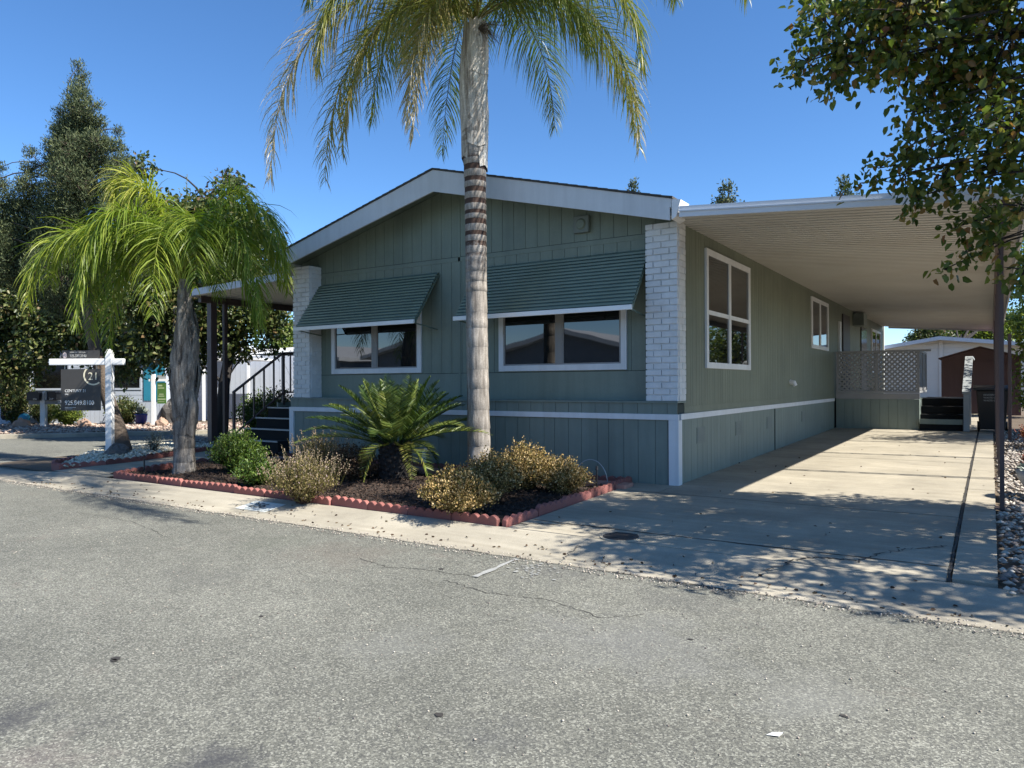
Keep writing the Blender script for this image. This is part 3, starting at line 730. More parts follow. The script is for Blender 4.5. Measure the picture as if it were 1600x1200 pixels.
for y in (9.65, 11.45, 13.35, 16.2):   # skirting vents
    b = MB(); z0, z1 = .48, .70; x = XR-.006
    b.box(x, x+.006, y, y+.34, z0, z1)
    for i in range(9): b.box(x+.006, x+.011, y+.02, y+.32, z0+.015+i*.022, z0+.026+i*.022)
    part(b, 'skirting_vent', 'grey_vent')
b = MB().tube([(XR-.02, 15.2, 1.32), (XR+.06, 15.2, 1.30), (XR+.09, 15.2, 1.24)], [.05, .05, .04], 10); part(b, 'pipe_outlet', 'white_trim')
part(MB().box(XR-.01, XR+.006, 13.9, 13.93, .0, .828), 'access_panel_edge', 'groove')
b = MB().tube([(-7.45, 8.9, .28), (-7.45, 8.86, .25), (-7.45, 8.86, 0)], [.03, .03, .03], 8); part(b, 'standpipe', 'white_trim')

# awnings
def awning(xa, xb_, label):
    t = thing('window_awning', label, 'awning', ((xa+xb_)/2, YW, 2.7), 0, 'green slatted aluminium awnings'); o = np.array(t.location)
    w = (xb_-xa)/2; b = MB(); n = 16; y1, z1, y0, z0 = -.012, .42, -.60, -.40
    for i in range(n):
        ya, za = y1+(y0-y1)*i/n, z1+(z0-z1)*i/n; yb, zb = y1+(y0-y1)*(i+1)/n, z1+(z0-z1)*(i+1)/n
        b.hexa([(-w, ya+.004, za-.030), (w, ya+.004, za-.030), (w, yb-.030, zb-.018), (-w, yb-.030, zb-.018)],
               [(-w, ya+.004, za-.022), (w, ya+.004, za-.022), (w, yb-.030, zb-.009), (-w, yb-.030, zb-.009)])
        b.box(-w, w, yb-.034, yb-.028, zb-.034, zb-.009)
    b.build('slats', 'awning_green', t)
    for x in (-w+.01, -w*.33, w*.33, w-.01): MB().bar((x, y1, z1-.055), (x, y0, z0-.045), .025, .025).build('rib', 'awning_green', t)
    b = MB().box(-w-.01, w+.01, y0-.055, y0-.02, z0-.065, z0-.002); b.build('front_bar', 'white_paint', t, bevel=.004)
    for x in (-w+.03, w-.03): MB().bar((x, y0, z0-.05), (x, -.03, z0-.12), .018, .018).build('brace', 'awning_green', t)
awning(-10.12, -7.40, 'green slatted aluminium awning with white front bar over the window nearer the entry stairs')
awning(-6.62, -3.80, 'green slatted aluminium awning with white front bar over the window nearer the driveway')

# ------------------------------------------------------------------ carport on the right
cp = thing('carport', 'long white corrugated carport roof over the driveway on brown posts', 'carport', (0, 8.9, 0))
def cpart(b, name, m, parent=cp, **k): b.v = [(p[0], p[1]-8.9, p[2]) for p in b.v]; return b.build(name, m, parent, **k)
CX0, CX1, CY0, CY1 = -3.16, .30, 8.55, 30.2
def cz(x): return 3.35-(x-CX0)*.076
b = MB(); y = CY0+.03; vs = []; pf = [(0, 0), (.10, 0), (.105, .06), (.15, .06), (.155, 0)]
ys = []
while y < CY1-.15:
    for (dy, dz) in pf[:-1]: ys.append((y+dy, dz))
    y += .155
for (yy_, dz) in ys: vs += [(-3.344, yy_, cz(-3.344)+dz), (CX1-.03, yy_, cz(CX1)+dz)]
b.add(vs, [(2*i, 2*i+1, 2*i+3, 2*i+2) for i in range(len(ys)-1)])
cpart(b, 'roof_pan', 'carport_metal')
b = MB(); b.add([(CX0, CY0, cz(CX0)+.06), (CX1, CY0, cz(CX1)+.06), (CX1, CY1, cz(CX1)+.06), (CX0, CY1, cz(CX0)+.06)], [(0, 1, 2, 3)]); cpart(b, 'roof_skin', 'carport_white')
b = MB()
b.hexa([(CX0, CY0, cz(CX0)-.03), (CX1, CY0, cz(CX1)-.03), (CX1, CY0+.03, cz(CX1)-.03), (CX0, CY0+.03, cz(CX0)-.03)],
       [(CX0, CY0, cz(CX0)+.10), (CX1, CY0, cz(CX1)+.10), (CX1, CY0+.03, cz(CX1)+.10), (CX0, CY0+.03, cz(CX0)+.10)])
b.hexa([(CX0, CY0-.02, cz(CX0)+.03), (CX1, CY0-.02, cz(CX1)+.03), (CX1, CY0-.001, cz(CX1)+.03), (CX0, CY0-.001, cz(CX0)+.03)],
       [(CX0, CY0-.02, cz(CX0)+.045), (CX1, CY0-.02, cz(CX1)+.045), (CX1, CY0-.001, cz(CX1)+.045), (CX0, CY0-.001, cz(CX0)+.045)])
b.box(CX1, CX1+.03, CY0, CY1, cz(CX1)-.04, cz(CX1)+.10)
b.hexa([(CX0, CY1-.04, cz(CX0)-.06), (CX1, CY1-.04, cz(CX1)-.06), (CX1, CY1, cz(CX1)-.06), (CX0, CY1, cz(CX0)-.06)],
       [(CX0, CY1-.04, cz(CX0)+.10), (CX1, CY1-.04, cz(CX1)+.10), (CX1, CY1, cz(CX1)+.10), (CX0, CY1, cz(CX0)+.10)])
cpart(b, 'roof_fascia', 'carport_white')
b = MB(); b.box(.05, .14, CY0+.06, CY1-.1, cz(.1)-.14, cz(.1)-.003); cpart(b, 'beam', 'brown_post')
def post_mesh(h):
    b = MB(); w = .055
    b.box(-.02, .02, -w-.02, -w+.02, 0, h); b.box(-.02, .02, w-.02, w+.02, 0, h)
    z = .35
    while z < h-.4:   # elongated scroll fillers between the two bars
        k = 14; pts = [(0, (w-.02)*math.sin(2*math.pi*i/k)*.9, z+.17-.17*math.cos(2*math.pi*i/k)) for i in range(k+1)]
        b.tube(pts, .009, 4, cap=False); z += .52
    b.box(-.06, .06, -.09, .09, 0, .012); return b
for i, y in enumerate((9.0, 11.45, 14.1, 16.7, 19.4, 24.0, 29.3)):
    h = cz(.1)-.14-gz(y)
    o = post_mesh(h).build('post', 'brown_post', cp, loc=None); o.location = (.09, y-8.9, gz(y))

# ------------------------------------------------------------------ porch on the left
pc = thing('porch_cover', 'flat white porch cover left of the green home on brown posts', 'porch cover', (-12.6, 10, 0))
b = MB(); q = lambda x: 3.46-( -10.7-x)*.035
off = np.array((-12.6, 10, 0))
def ppart(b, name, m, parent, off=off, **k): b.v = [tuple(np.array(p)-off) for p in b.v]; return b.build(name, m, parent, **k)
vs = []; ys = []; y = 9.53
while y < 22: ys += [(y, 0), (y+.055, 0), (y+.07, .03), (y+.125, .03)]; y += .14
for yy_, dz in ys: vs += [(-14.6, yy_, q(-14.6)-.06+dz), (-10.7, yy_, q(-10.7)-.06+dz)]
b.add(vs, [(2*i, 2*i+1, 2*i+3, 2*i+2) for i in range(len(ys)-1)]); ppart(b, 'roof_pan', 'carport_metal', pc)
b = MB(); b.hexa([(-14.68, 9.5, q(-14.6)-.08), (-10.7, 9.5, q(-10.7)-.08), (-10.7, 9.53, q(-10.7)-.08), (-14.68, 9.5+.03, q(-14.6)-.08)],
       [(-14.68, 9.5, q(-14.6)+.06), (-10.7, 9.5, q(-10.7)+.06), (-10.7, 9.53, q(-10.7)+.06), (-14.68, 9.53, q(-14.6)+.06)])
b.box(-14.7, -14.66, 9.5, 22, q(-14.6)-.08, q(-14.6)+.06)
b.hexa([(-14.66, 9.53, q(-14.6)+.03), (-10.7, 9.53, q(-10.7)+.03), (-10.7, 22, q(-10.7)+.03), (-14.66, 22, q(-14.6)+.03)],
       [(-14.66, 9.53, q(-14.6)+.045), (-10.7, 9.53, q(-10.7)+.045), (-10.7, 22, q(-10.7)+.045), (-14.66, 22, q(-14.6)+.045)])
ppart(b, 'roof_fascia', 'carport_white', pc)
b = MB().box(-14.58, -14.48, 9.7, 22, q(-14.5)-.20, q(-14.5)-.065); ppart(b, 'beam', 'brown_post', pc)
for (x, y, s) in ((-14.53, 10.0, .075), (-14.42, 10.25, .04), (-14.53, 14.0, .06), (-14.53, 18.0, .06)):
    b = MB().box(x-s, x+s, y-s, y+s, gz(y)-.03, q(-14.5)-.2); ppart(b, 'post', 'brown_post', pc)
st = thing('entry_stairs', 'dark carpeted entry stairs with brown metal railing left of the home', 'stairs', (-11.4, 8.4, 0))
so_ = np.array((-11.4, 8.4, 0))
SX0, SX1 = -12.0, -10.68
for i in range(5):
    z = .10+i*.19; y = 8.38+i*.28
    b = MB().box(SX0, SX1, y, 10.2 if i == 4 else y+.28, z-.19 if i else gz(y), z); ppart(b, 'step', 'dark_carpet', st, so_)
    b = MB().box(SX0-.005, SX1, y-.022, y-.001, z-.018, z+.008); ppart(b, 'nosing', 'sign_grey', st, so_)
b = MB().box(-12.05, SX1, 9.78+.42, 16, .80, .86); ppart(b, 'landing', 'dark_carpet', st, so_)
b = MB().box(-12.05, -12.01, 9.75, 10.1, .45, .95); ppart(b, 'side_panel', 'skirting', st, so_)
b = MB(); top = [(-12.03, 8.72, 1.16), (-12.03, 9.9, 1.95), (-12.03, 15.5, 1.95)]
for p, q_ in zip(top[:-1], top[1:]): b.bar(p, q_, .05, .035)
b.bar((-12.03, 8.72, .35), (-12.03, 9.9, 1.15), .03, .03); b.bar((-12.03, 9.9, 1.15), (-12.03, 15.5, 1.15), .03, .03)
b.bar((-12.03, 9.9, 1.95), (-12.03, 9.9, .9), .05, .05); b.bar((-12.03, 8.74, 1.16), (-12.03, 8.74, gz(8.7)), .045, .045)
for i in range(1, 5): f = i/5; b.bar((-12.03, 8.72+1.18*f, .35+.8*f), (-12.03, 8.72+1.18*f, 1.15+.8*f), .026, .026)
for i in range(1, 30): b.bar((-12.03, 9.9+i*.185, 1.15), (-12.03, 9.9+i*.185, 1.95), .022, .022)
b.bar((-12.03, 15.5, 1.95), (-10.7, 15.5, 1.95), .05, .035); b.bar((-12.03, 15.5, 1.15), (-10.7, 15.5, 1.15), .03, .03)
for i in range(8): b.bar((-12.03+i*.18, 15.5, 1.04), (-12.03+i*.18, 15.5, 1.95), .022, .022)
ppart(b, 'railing', 'brown_post', st, so_)

# ------------------------------------------------------------------ rear deck with lattice, stairs, bin, shed
DY = 20.15
dk = thing('side_deck', 'raised green-skirted side deck screened with grey diagonal lattice', 'deck', (-2.4, DY, .15)); do_ = np.array((-2.4, DY, .15))
b = MB(); planks_front(b, -3.31, -1.46, .2, DY, .05, .885); b.box(-3.31, -1.46, DY+.013, 23, .05, .88); b.box(-1.46, -1.45, DY, 23, .05, .88)
ppart(b, 'skirt', 'skirting', dk, do_)
b = MB().box(-3.31, -1.44, DY-.02, DY+.03, .89, 1.03); ppart(b, 'rim_board', 'lattice_paint', dk, do_)
b = MB(); b.box(-3.31, -1.44, DY-.02, DY+.03, 1.04, 1.09); b.box(-3.31, -1.2, DY-.04, DY+.05, 2.04, 2.09)
for x in (-3.30, -2.40, -1.50): b.box(x, x+.06, DY-.018, DY+.028, 1.09, 2.04)
b.box(-1.50, -1.44, DY+.03, 22.5, 2.04, 2.09); b.box(-1.5, -1.44, DY+.03, 22.5, 1.04, 1.09)
for y in (21.3, 22.45): b.box(-1.5, -1.44, y, y+.06, 1.04, 2.04)
fr = ppart(b, 'screen_frame', 'lattice_paint', dk, do_)
b = MB()
def lattice(x0, x1, z0, z1, y, plane):
    s = .085*math.sqrt(2)
    for dirn in (1, -1):
        k = -(z1-z0) if dirn == 1 else 0
        c = x0-(z1-z0)
        while c < x1+(z1-z0):
            # line x = c + dirn*(z-z0) (+shift)
            if dirn == 1: xa, za, xb2, zb2 = c, z0, c+(z1-z0), z1
            else: xa, za, xb2, zb2 = c+(z1-z0), z0, c, z1
            # clip in x
            def at_x(x): t = (x-xa)/(xb2-xa); return za+(zb2-za)*t
            lo, hi = (xa, xb2) if xa < xb2 else (xb2, xa)
            l2, h2 = max(lo, x0), min(hi, x1)
            if h2-l2 > .01:
                p = (l2, at_x(l2)); q2 = (h2, at_x(h2)); yo = y+(.006 if dirn == 1 else -.002)
                if plane == 'y': b.bar((p[0], yo, p[1]), (q2[0], yo, q2[1]), .006, .042, up=(0, 1, 0)) if False else b.bar((p[0], yo, p[1]), (q2[0], yo, q2[1]), .042, .006, up=(0, 1, 0))
                else: b.bar((yo, p[0], p[1]), (yo, q2[0], q2[1]), .042, .006, up=(1, 0, 0))
            c += s
lattice(-3.24, -2.40, 1.09, 2.04, DY+.005, 'y'); lattice(-2.34, -1.50, 1.09, 2.04, DY+.005, 'y'); lattice(DY+.03, 22.45, 1.09, 2.04, -1.47, 'x')
ppart(b, 'lattice', 'lattice_paint', dk, do_)
rs = thing('side_stairs', 'black carpeted side stairs with grey newel post beside the lattice deck', 'stairs', (-1.0, 20.1, .15)); ro = np.array((-1., 20.1, .15))
for i in range(4):
    y = 20.1+i*.27; b = MB().box(-1.44, -.56, y, 23, .15+.19*i, .33+.19*i); ppart(b, 'step', 'dark_carpet', rs, ro)
b = MB().box(-1.44, -.56, 20.06, 20.098, .30, .42); ppart(b, 'riser_board', 'skirting', rs, ro)
b = MB(); b.box(-.54, -.42, 20.0, 20.12, .15, 1.03); ppart(b, 'newel_post', 'grey_wood', rs, ro)
b = MB(); b.bar((-.48, 19.95, 1.05), (-.48, 22.6, 1.95), .17, .05); b.bar((-.48, 22.6, 1.95), (-.48, 25, 1.95), .17, .05)
ppart(b, 'handrail', 'grey_wood', rs, ro)
b = MB().box(-.52, -.44, 22.6, 22.7, .15, 1.9); ppart(b, 'rear_post', 'grey_wood', rs, ro)
# wheeled bin
bn = thing('wheeled_bin', 'black wheeled rubbish bin with pale lettering under the carport', 'bin', (.02, 20.35, .155))
b = MB(); s0, s1, h = .25, .31, .95
b.hexa([(-s0, -.26, .05), (s0, -.26, .05), (s0, .24, .05), (-s0, .24, .05)], [(-s1, -.36, h), (s1, -.36, h), (s1, .34, h), (-s1, .34, h)]); b.build('body', 'black_plastic', bn, bevel=.02)
b = MB(); k = [(-.41, h), (.40, h), (.40, h+.04), (.2, h+.10), (-.15, h+.12), (-.41, h+.05)]; b.prism(k, -.37, .37, 'x'); b.build('lid', 'black_plastic', bn, bevel=.012)
b = MB().tube([(-.3, .40, h-.03), (.3, .40, h-.03)], .018, 8); b.build('handle', 'black_plastic', bn)
for x in (-.27, .27):
    b = MB().tube([(x-.03, .22, .11), (x+.03, .22, .11)], .11, 18); b.build('wheel', 'black_plastic', bn)
tl = thing('dummy', '', '') if False else None
for i, s in enumerate(('RESIDENTIAL', 'WASTE ONLY', 'WASTE CART')):
    text_mesh(s, .055, 'sign_grey', bn, (-.17, -.352+i*.008, .83-.065*i), (R(90+6), 0, 0), 'lettering', .001)
# shed
sh = thing('garden_shed', 'low maroon metal garden shed behind the carport', 'shed', (-.3, 28.5, .22))
b = MB(); b.box(-1.1, 1.1, 0, 2.4, 0, 1.86); b.prism([(-1.1, 1.861), (1.1, 1.861), (0.0, 2.2)], 0, 2.4)
for i in range(12): b.box(-1.09+i*.19, -1.06+i*.19, -.012, -.001, 0, 1.86)
b.build('walls', 'maroon', sh)
b = MB()
for s in (-1, 1):
    b.hexa([(0, -.08, 2.21), (s*1.18, -.08, 1.85), (s*1.18, 2.5, 1.85), (0, 2.5, 2.21)], [(0, -.08, 2.25), (s*1.18, -.08, 1.89), (s*1.18, 2.5, 1.89), (0, 2.5, 2.25)])
b.build('roof', 'maroon', sh)
b = MB().box(-.5, .5, -.03, -.013, .05, 1.75); b.build('door', 'maroon', sh)
# neighbour's house behind
rh = thing('white_house', 'white clapboard house with shallow gable behind the maroon shed', 'house', (-1.9, 38, .2))
b = MB()
for i in range(14): b.hexa([(-2.9, -.022, .02+i*.2), (4.2, -.022, .02+i*.2), (4.2, 0, .02+i*.2), (-2.9, 0, .02+i*.2)], [(-2.9, -.006, .216+i*.2), (4.2, -.006, .216+i*.2), (4.2, 0, .216+i*.2), (-2.9, 0, .216+i*.2)])
b.box(-2.9, 4.2, .001, 9, 0, 2.45); b.prism([(-2.9, 2.451), (4.2, 2.451), (0, 3.02)], .03, 9)
b.build('walls', 'cream_wall', rh)
b = MB().box(-.05, .1, -.06, -.023, 0, 2.95); b.build('corner_trim', 'cream_wall', rh)
b = MB()
for s, xo, zo in ((-1, -3.3, 2.45), (1, 4.6, 2.42)):
    b.hexa([(0, -.6, 2.97), (xo, -.6, zo), (xo, 9.4, zo), (0, 9.4, 2.97)], [(0, -.6, 3.13), (xo, -.6, zo+.16), (xo, 9.4, zo+.16), (0, 9.4, 3.13)])
b.build('roof', 'fascia', rh)
b = MB().box(-3.4, -2.0, -2.4, -.62, 2.30, 2.42); b.build('patio_cover', 'white_trim', rh)
# thin garden post by the gravel
gp = MB().box(-.03, .03, -.03, .03, 0, 2.15); o = gp.build('garden_post', 'brown_post', loc=None, bevel=.004); o.location = (.31, 17.6, .1)
tag(o, 'thin brown post standing in the side gravel behind the carport posts', 'post')

# ------------------------------------------------------------------ house across the side street
fh = thing('pale_house', 'pale blue-grey house with dark windows across the side street', 'house', (-28.3, 12.55, -.08), YAW)
b = MB(); b.box(-7, 4.5, .02, 9, .75, 3.0); b.prism([(-7, 3.001), (4.5, 3.001), (4.5, 3.1), (-1.2, 4.2), (-7, 3.1)], .02, 9)
for i in range(9): b.box(-7, 4.5, -.008+.0, .019, .80+i*.245, .80+i*.245+.232)
b.build('walls', 'far_wall', fh)
b = MB()
for i in range(70): b.box(-7+i*.164, -7+i*.164+.155, -.05, 8.9, 0, .79)
b.build('skirting', 'far_wall', fh)
for (xa, xb2) in ((-5.6, -3.9), (-1.55, -.35), (-.15, 1.05), (2.1, 3.6)):
    b = MB(); b.box(xa-.07, xb2+.07, -.03, -.009, 1.23, 1.3); b.box(xa-.07, xb2+.07, -.03, -.009, 2.2, 2.27); b.box(xa-.07, xa, -.03, -.009, 1.3, 2.2); b.box(xb2, xb2+.07, -.03, -.009, 1.3, 2.2)
    w_ = b.build('window', 'far_wall', fh); MB().box(xa, xb2, -.02, -.009, 1.3, 2.2).build('pane', 'dark_glass', w_)
for x in (-3.2, 3.75): MB().box(x, x+.75, -.04, -.009, .85, 2.75).build('door', 'turquoise', fh)
b = MB()
for s, xo in ((-1, -7.5), (1, 5.0)):
    b.hexa([(-1.2, -.5, 4.12), (xo, -.5, 2.95), (xo, 9.4, 2.95), (-1.2, 9.4, 4.12)], [(-1.2, -.5, 4.32), (xo, -.5, 3.15), (xo, 9.4, 3.15), (-1.2, 9.4, 4.32)])
b.build('roof', 'fascia', fh)
# white house left of the porch
lh = thing('low_white_house', 'low white house with bright flat roofs seen past the porch posts', 'house', atd(392, 665, 30), YAW); lh.location[2] = -.05
b = MB(); b.box(-3.2, 4, 0, 6, 0, 2.55)
for i in range(36): b.box(-3.2+i*.2, -3.2+i*.2+.012, -.006, -.001, 0, 2.5)
b.build('walls', 'far_wall', lh)
b = MB(); b.hexa([(-3.6, -.6, 2.86), (-.3, -.6, 2.5), (-.3, 6, 2.5), (-3.6, 6, 2.86)], [(-3.6, -.6, 3.0), (-.3, -.6, 2.64), (-.3, 6, 2.64), (-3.6, 6, 3.0)])
b.hexa([(-.1, .2, 2.62), (4.3, .2, 2.9), (4.3, 6, 2.9), (-.1, 6, 2.62)], [(-.1, .2, 2.78), (4.3, .2, 3.1), (4.3, 6, 3.1), (-.1, 6, 2.78)])
b.build('roof', 'white_paint', lh)
b = MB().box(-1.1, 1.2, -2.4, -.61, 2.3, 2.38); b.build('patio_cover', 'white_paint', lh)
for x in (-1.0, -.2, .7): MB().box(x, x+.09, -2.35, -2.27, 0, 2.3).build('patio_post', 'white_paint', lh)
# houses over the street behind the camera (seen mirrored in the windows)
for i, (x, y, wd) in enumerate(((-17.5, -13, 3.6), (-8.2, -11.5, 3.6), (3.5, -12, 4.2), (-27.5, -14, 3.8), (-38, -14, 4.0))):
    t = thing('street_house', ('grey gabled', 'small grey gabled', 'wide grey gabled', 'grey shallow-gabled', 'widest-set grey gabled')[i]+' house across the street behind the viewer', 'house', (x, y, -.1))
    b = MB(); b.box(-wd, wd, -8, 0, 0, 3); b.prism([(-wd, 3.001), (wd, 3.001), (0, 3.9)], -8, 0); b.build('walls', 'reflected_wall', t)
    b = MB()
    for s in (-1, 1): b.hexa([(0, -8.3, 3.9), (s*(wd+.4), -8.3, 2.88), (s*(wd+.4), .5, 2.88), (0, .5, 3.9)], [(0, -8.3, 4.12), (s*(wd+.4), -8.3, 3.1), (s*(wd+.4), .5, 3.1), (0, .5, 4.12)])
    b.build('roof', 'fascia', t)
    for xa in (-wd*.7, .4): MB().box(xa, xa+1.6, .001, .03, 1.3, 2.3).build('window', 'dark_glass', t)

# ------------------------------------------------------------------ signs and mailboxes
D0 = 13.47; sp_ = atd(172, 715, D0)
sg = thing('realtor_sign', 'white T-shaped sign post with dark realtor panel on the pebble island', 'sign', (sp_[0], sp_[1], gz(7.2)), YAW)
h0 = gz(7.2); sc = D0/FP
def lx(px): return (px-172)*sc
def lz(py): return EYE-h0+(600.5-py)*sc+.01
b = MB(); w = .056
b.box(-w, w, -w, w, 0, lz(549)); b.hexa([(-w, -w, lz(549)), (w, -w, lz(549)), (w, w, lz(549)), (-w, w, lz(549))], [(-.03, -.03, lz(544)), (.03, -.03, lz(544)), (.03, .03, lz(544)), (-.03, .03, lz(544))])
b.build('post', 'white_paint', sg, bevel=.006)
b = MB().box(lx(79), lx(195), -.045, .045, lz(569), lz(559)); b.build('crossbar', 'white_paint', sg, bevel=.012)
b = MB().box(lx(96), lx(158), -.006, .006, lz(640), lz(575)); pn = b.build('panel', 'sign_dark', sg)
b = MB()
for x in (102, 152): b.tube([(lx(x), 0, lz(575)), (lx(x), 0, lz(568))], .006, 6)
b.build('hook', 'galvanized', sg)
fx = (R(90), 0, 0)
text_mesh('21', .20, 'sign_cream', pn, (lx(138), -.008, lz(592)), fx)
b = MB(); k = 26; cx_, cz_ = lx(146.5), lz(585)
for i in range(k):
    a0, a1 = R(118+i*200/k), R(118+(i+1)*200/k); r0_, r1_ = .155, .182
    P = [(cx_+r*math.cos(a), cz_+r*math.sin(a)) for r, a in ((r0_, a0), (r1_, a0), (r1_, a1), (r0_, a1))]
    if max(p[0] for p in P) > lx(157.7): continue
    b.hexa([(p[0], -.009, p[1]) for p in P], [(p[0], -.0065, p[1]) for p in P])
b.build('emblem_ring', 'sign_cream', pn)
text_mesh('CENTURY 21', .072, 'sign_white', pn, (lx(102), -.008, lz(611)), fx, sx=.95)
text_mesh('EPIC', .035, 'sign_white', pn, (lx(102), -.008, lz(615.5)), fx)
text_mesh('925.849.8100', .118, 'sign_white', pn, (lx(102), -.008, lz(631)), fx, sx=.84)
b = MB(); b.box(lx(102), lx(119), -.009, -.0065, lz(635.5), lz(634.5)); b.box(lx(102), lx(114), -.009, -.0065, lz(637.5), lz(636.8)); b.build('fine_print', 'sign_grey', pn)
b = MB().box(lx(98), lx(156), -.006, .006, lz(559.2), lz(546)); rd = b.build('rider_panel', 'sign_dark', sg)
text_mesh('KARLENE ORTEGA', .036, 'sign_grey', rd, (lx(110), -.008, lz(550)), fx, sx=.95)
text_mesh('925.330.3140', .075, 'sign_grey', rd, (lx(110), -.008, lz(556.5)), fx, sx=.75)
def disc(b, cx, cz, rx, rz, y0, y1, n=18): b.prism([(cx+rx*math.cos(2*math.pi*i/n), cz+rz*math.sin(2*math.pi*i/n)) for i in range(n)], y0, y1)
b = MB(); disc(b, lx(102.5), lz(552.5), .062, .078, -.009, -.0065); b.build('portrait_hair', 'black_paint', rd)
b = MB(); disc(b, lx(102.5), lz(553.5), .038, .055, -.012, -.0095); b.build('portrait_face', 'skin_print', rd)
# green sign across the side street
D1 = 24.5; gs = thing('green_sign', 'small green yard sign on white T-shaped post across the side street', 'sign', (*atd(240, 662, D1)[:2], -.06), YAW); s1 = D1/FP
X1 = lambda px: (px-240)*s1
Z1 = lambda py: EYE+.06+(601.7-py)*s1
b = MB().box(-.06, .06, -.06, .06, 0, Z1(584)); b.build('post', 'white_paint', gs, bevel=.01)
b = MB().box(X1(233.5), X1(264), -.04, .04, Z1(595), Z1(591.5)); b.build('crossbar', 'white_paint', gs)
b = MB().box(X1(246), X1(260), -.01, .01, Z1(630), Z1(597)); gpn = b.build('panel', 'sign_green', gs)
b = MB()
for (a, e, y0_, y1_) in ((247.5, 254, 603, 600.5), (247.5, 257, 606.5, 604.8), (249, 256, 616, 614.5), (248, 257, 619, 617.5), (246.8, 259, 624, 622), (248, 257, 627, 626.3)): b.box(X1(a), X1(e), -.013, -.0105, Z1(y0_), Z1(y1_))
b.build('lettering', 'sign_pale', gpn)
b = MB().box(X1(246), X1(260), -.01, .01, Z1(591.3), Z1(585.5)); b.build('rider_panel', 'grey_wood', gs)
# mailbox post
D2 = 24.2; mp = thing('mailbox_stand', 'pair of black mailboxes on a white cross-shaped post across the street', 'mailbox', (*atd(68.5, 675, D2)[:2], -.06), YAW); s2 = D2/FP
X2 = lambda px: (px-68.5)*s2
Z2 = lambda py: EYE+.06+(602.6-py)*s2
b = MB().box(-.075, .075, -.075, .075, 0, Z2(624)); b.hexa([(-.075, -.075, Z2(624)), (.075, -.075, Z2(624)), (.075, .075, Z2(624)), (-.075, .075, Z2(624))], [(-.02, -.02, Z2(611)), (.03, -.02, Z2(611)), (.03, .03, Z2(611)), (-.02, .03, Z2(611))]); b.build('post', 'white_paint', mp)
b = MB().box(X2(47), X2(93), -.07, .07, Z2(631), Z2(625.3)); b.build('crossbar', 'lattice_paint', mp)
for a, e, s in ((48, 67.5, '256'), (75.5, 94, '257')):
    b = MB(); c = (X2(a)+X2(e))/2; hw = (X2(e)-X2(a))/2; z0, zt = Z2(625), Z2(611); r = .09
    poly = [(-hw+.0, z0), (hw, z0), (hw, zt-r)]+[(hw-r+r*math.cos(t), zt-r+r*math.sin(t)) for t in np.linspace(0, math.pi/2, 5)][1:]+[(-hw+r-r*math.sin(t), zt-r+r*math.cos(t)) for t in np.linspace(0, math.pi/2, 5)]
    b.prism([(c+p[0], p[1]) for p in poly], -.2, .2); mbx = b.build('mailbox', 'mailbox_black', mp)
    text_mesh(s, .085, 'sign_white', mbx, (c+(.0 if a < 60 else -.03), -.203, Z2(624)), fx, 'numerals')
b = MB().box(X2(76.5), X2(80), -.24, -.201, Z2(624), Z2(612)); b.build('newspaper_tube', 'grey_wood', mp)

# ------------------------------------------------------------------ rocks
def rock(name, p, r, sq, m, label, seed):
    rr = np.random.RandomState(seed); b = MB(); n, k = 14, 9; vs = []
    ph = rr.rand(6)*6
    for j in range(k+1):
        t = math.pi*j/k
        for i in range(n):
            a = 2*math.pi*i/n; q = 1+.13*math.sin(2*a+ph[0])+.10*math.sin(3*a+2*t+ph[1])+.08*math.sin(5*a-3*t+ph[2])+.03*rr.normal()
            vs.append((r*q*math.sin(t)*math.cos(a), r*.75*q*math.sin(t)*math.sin(a), r*sq*q*math.cos(t)))
    fs = [(j*n+i, j*n+(i+1) % n, (j+1)*n+(i+1) % n, (j+1)*n+i) for j in range(k) for i in range(n)]
    b.add(vs, fs); o = b.build(name, m, smooth=False); o.location = tuple(map(float, p)); return tag(o, label, 'boulder', 'landscape boulders')
def fr_(px, py, D, z): p = atd(px, py, D); return (p[0], p[1], z)
rock('boulder', fr_(34, 665, 24.3, .02), .36, .55, 'boulder', 'tan boulder left of the mailbox post, leftmost of the row', 1)
rock('boulder', fr_(132, 660, 24.2, .02), .30, .6, 'boulder', 'tan boulder behind the realtor sign panel beside the round shrub', 2)
rock('boulder', fr_(253, 660, 24.0, .02), .27, .8, 'boulder', 'rounded tan boulder at the foot of the green sign', 3)
rock('boulder', (-13.4, 7.25, .05), .22, .8, 'dark_boulder', 'dark boulder just behind the white realtor sign post', 4)
rock('boulder', fr_(268, 645, 26, .25), .42, 1.2, 'dark_boulder', 'tall grey boulder partly behind the young palm trunk', 5)

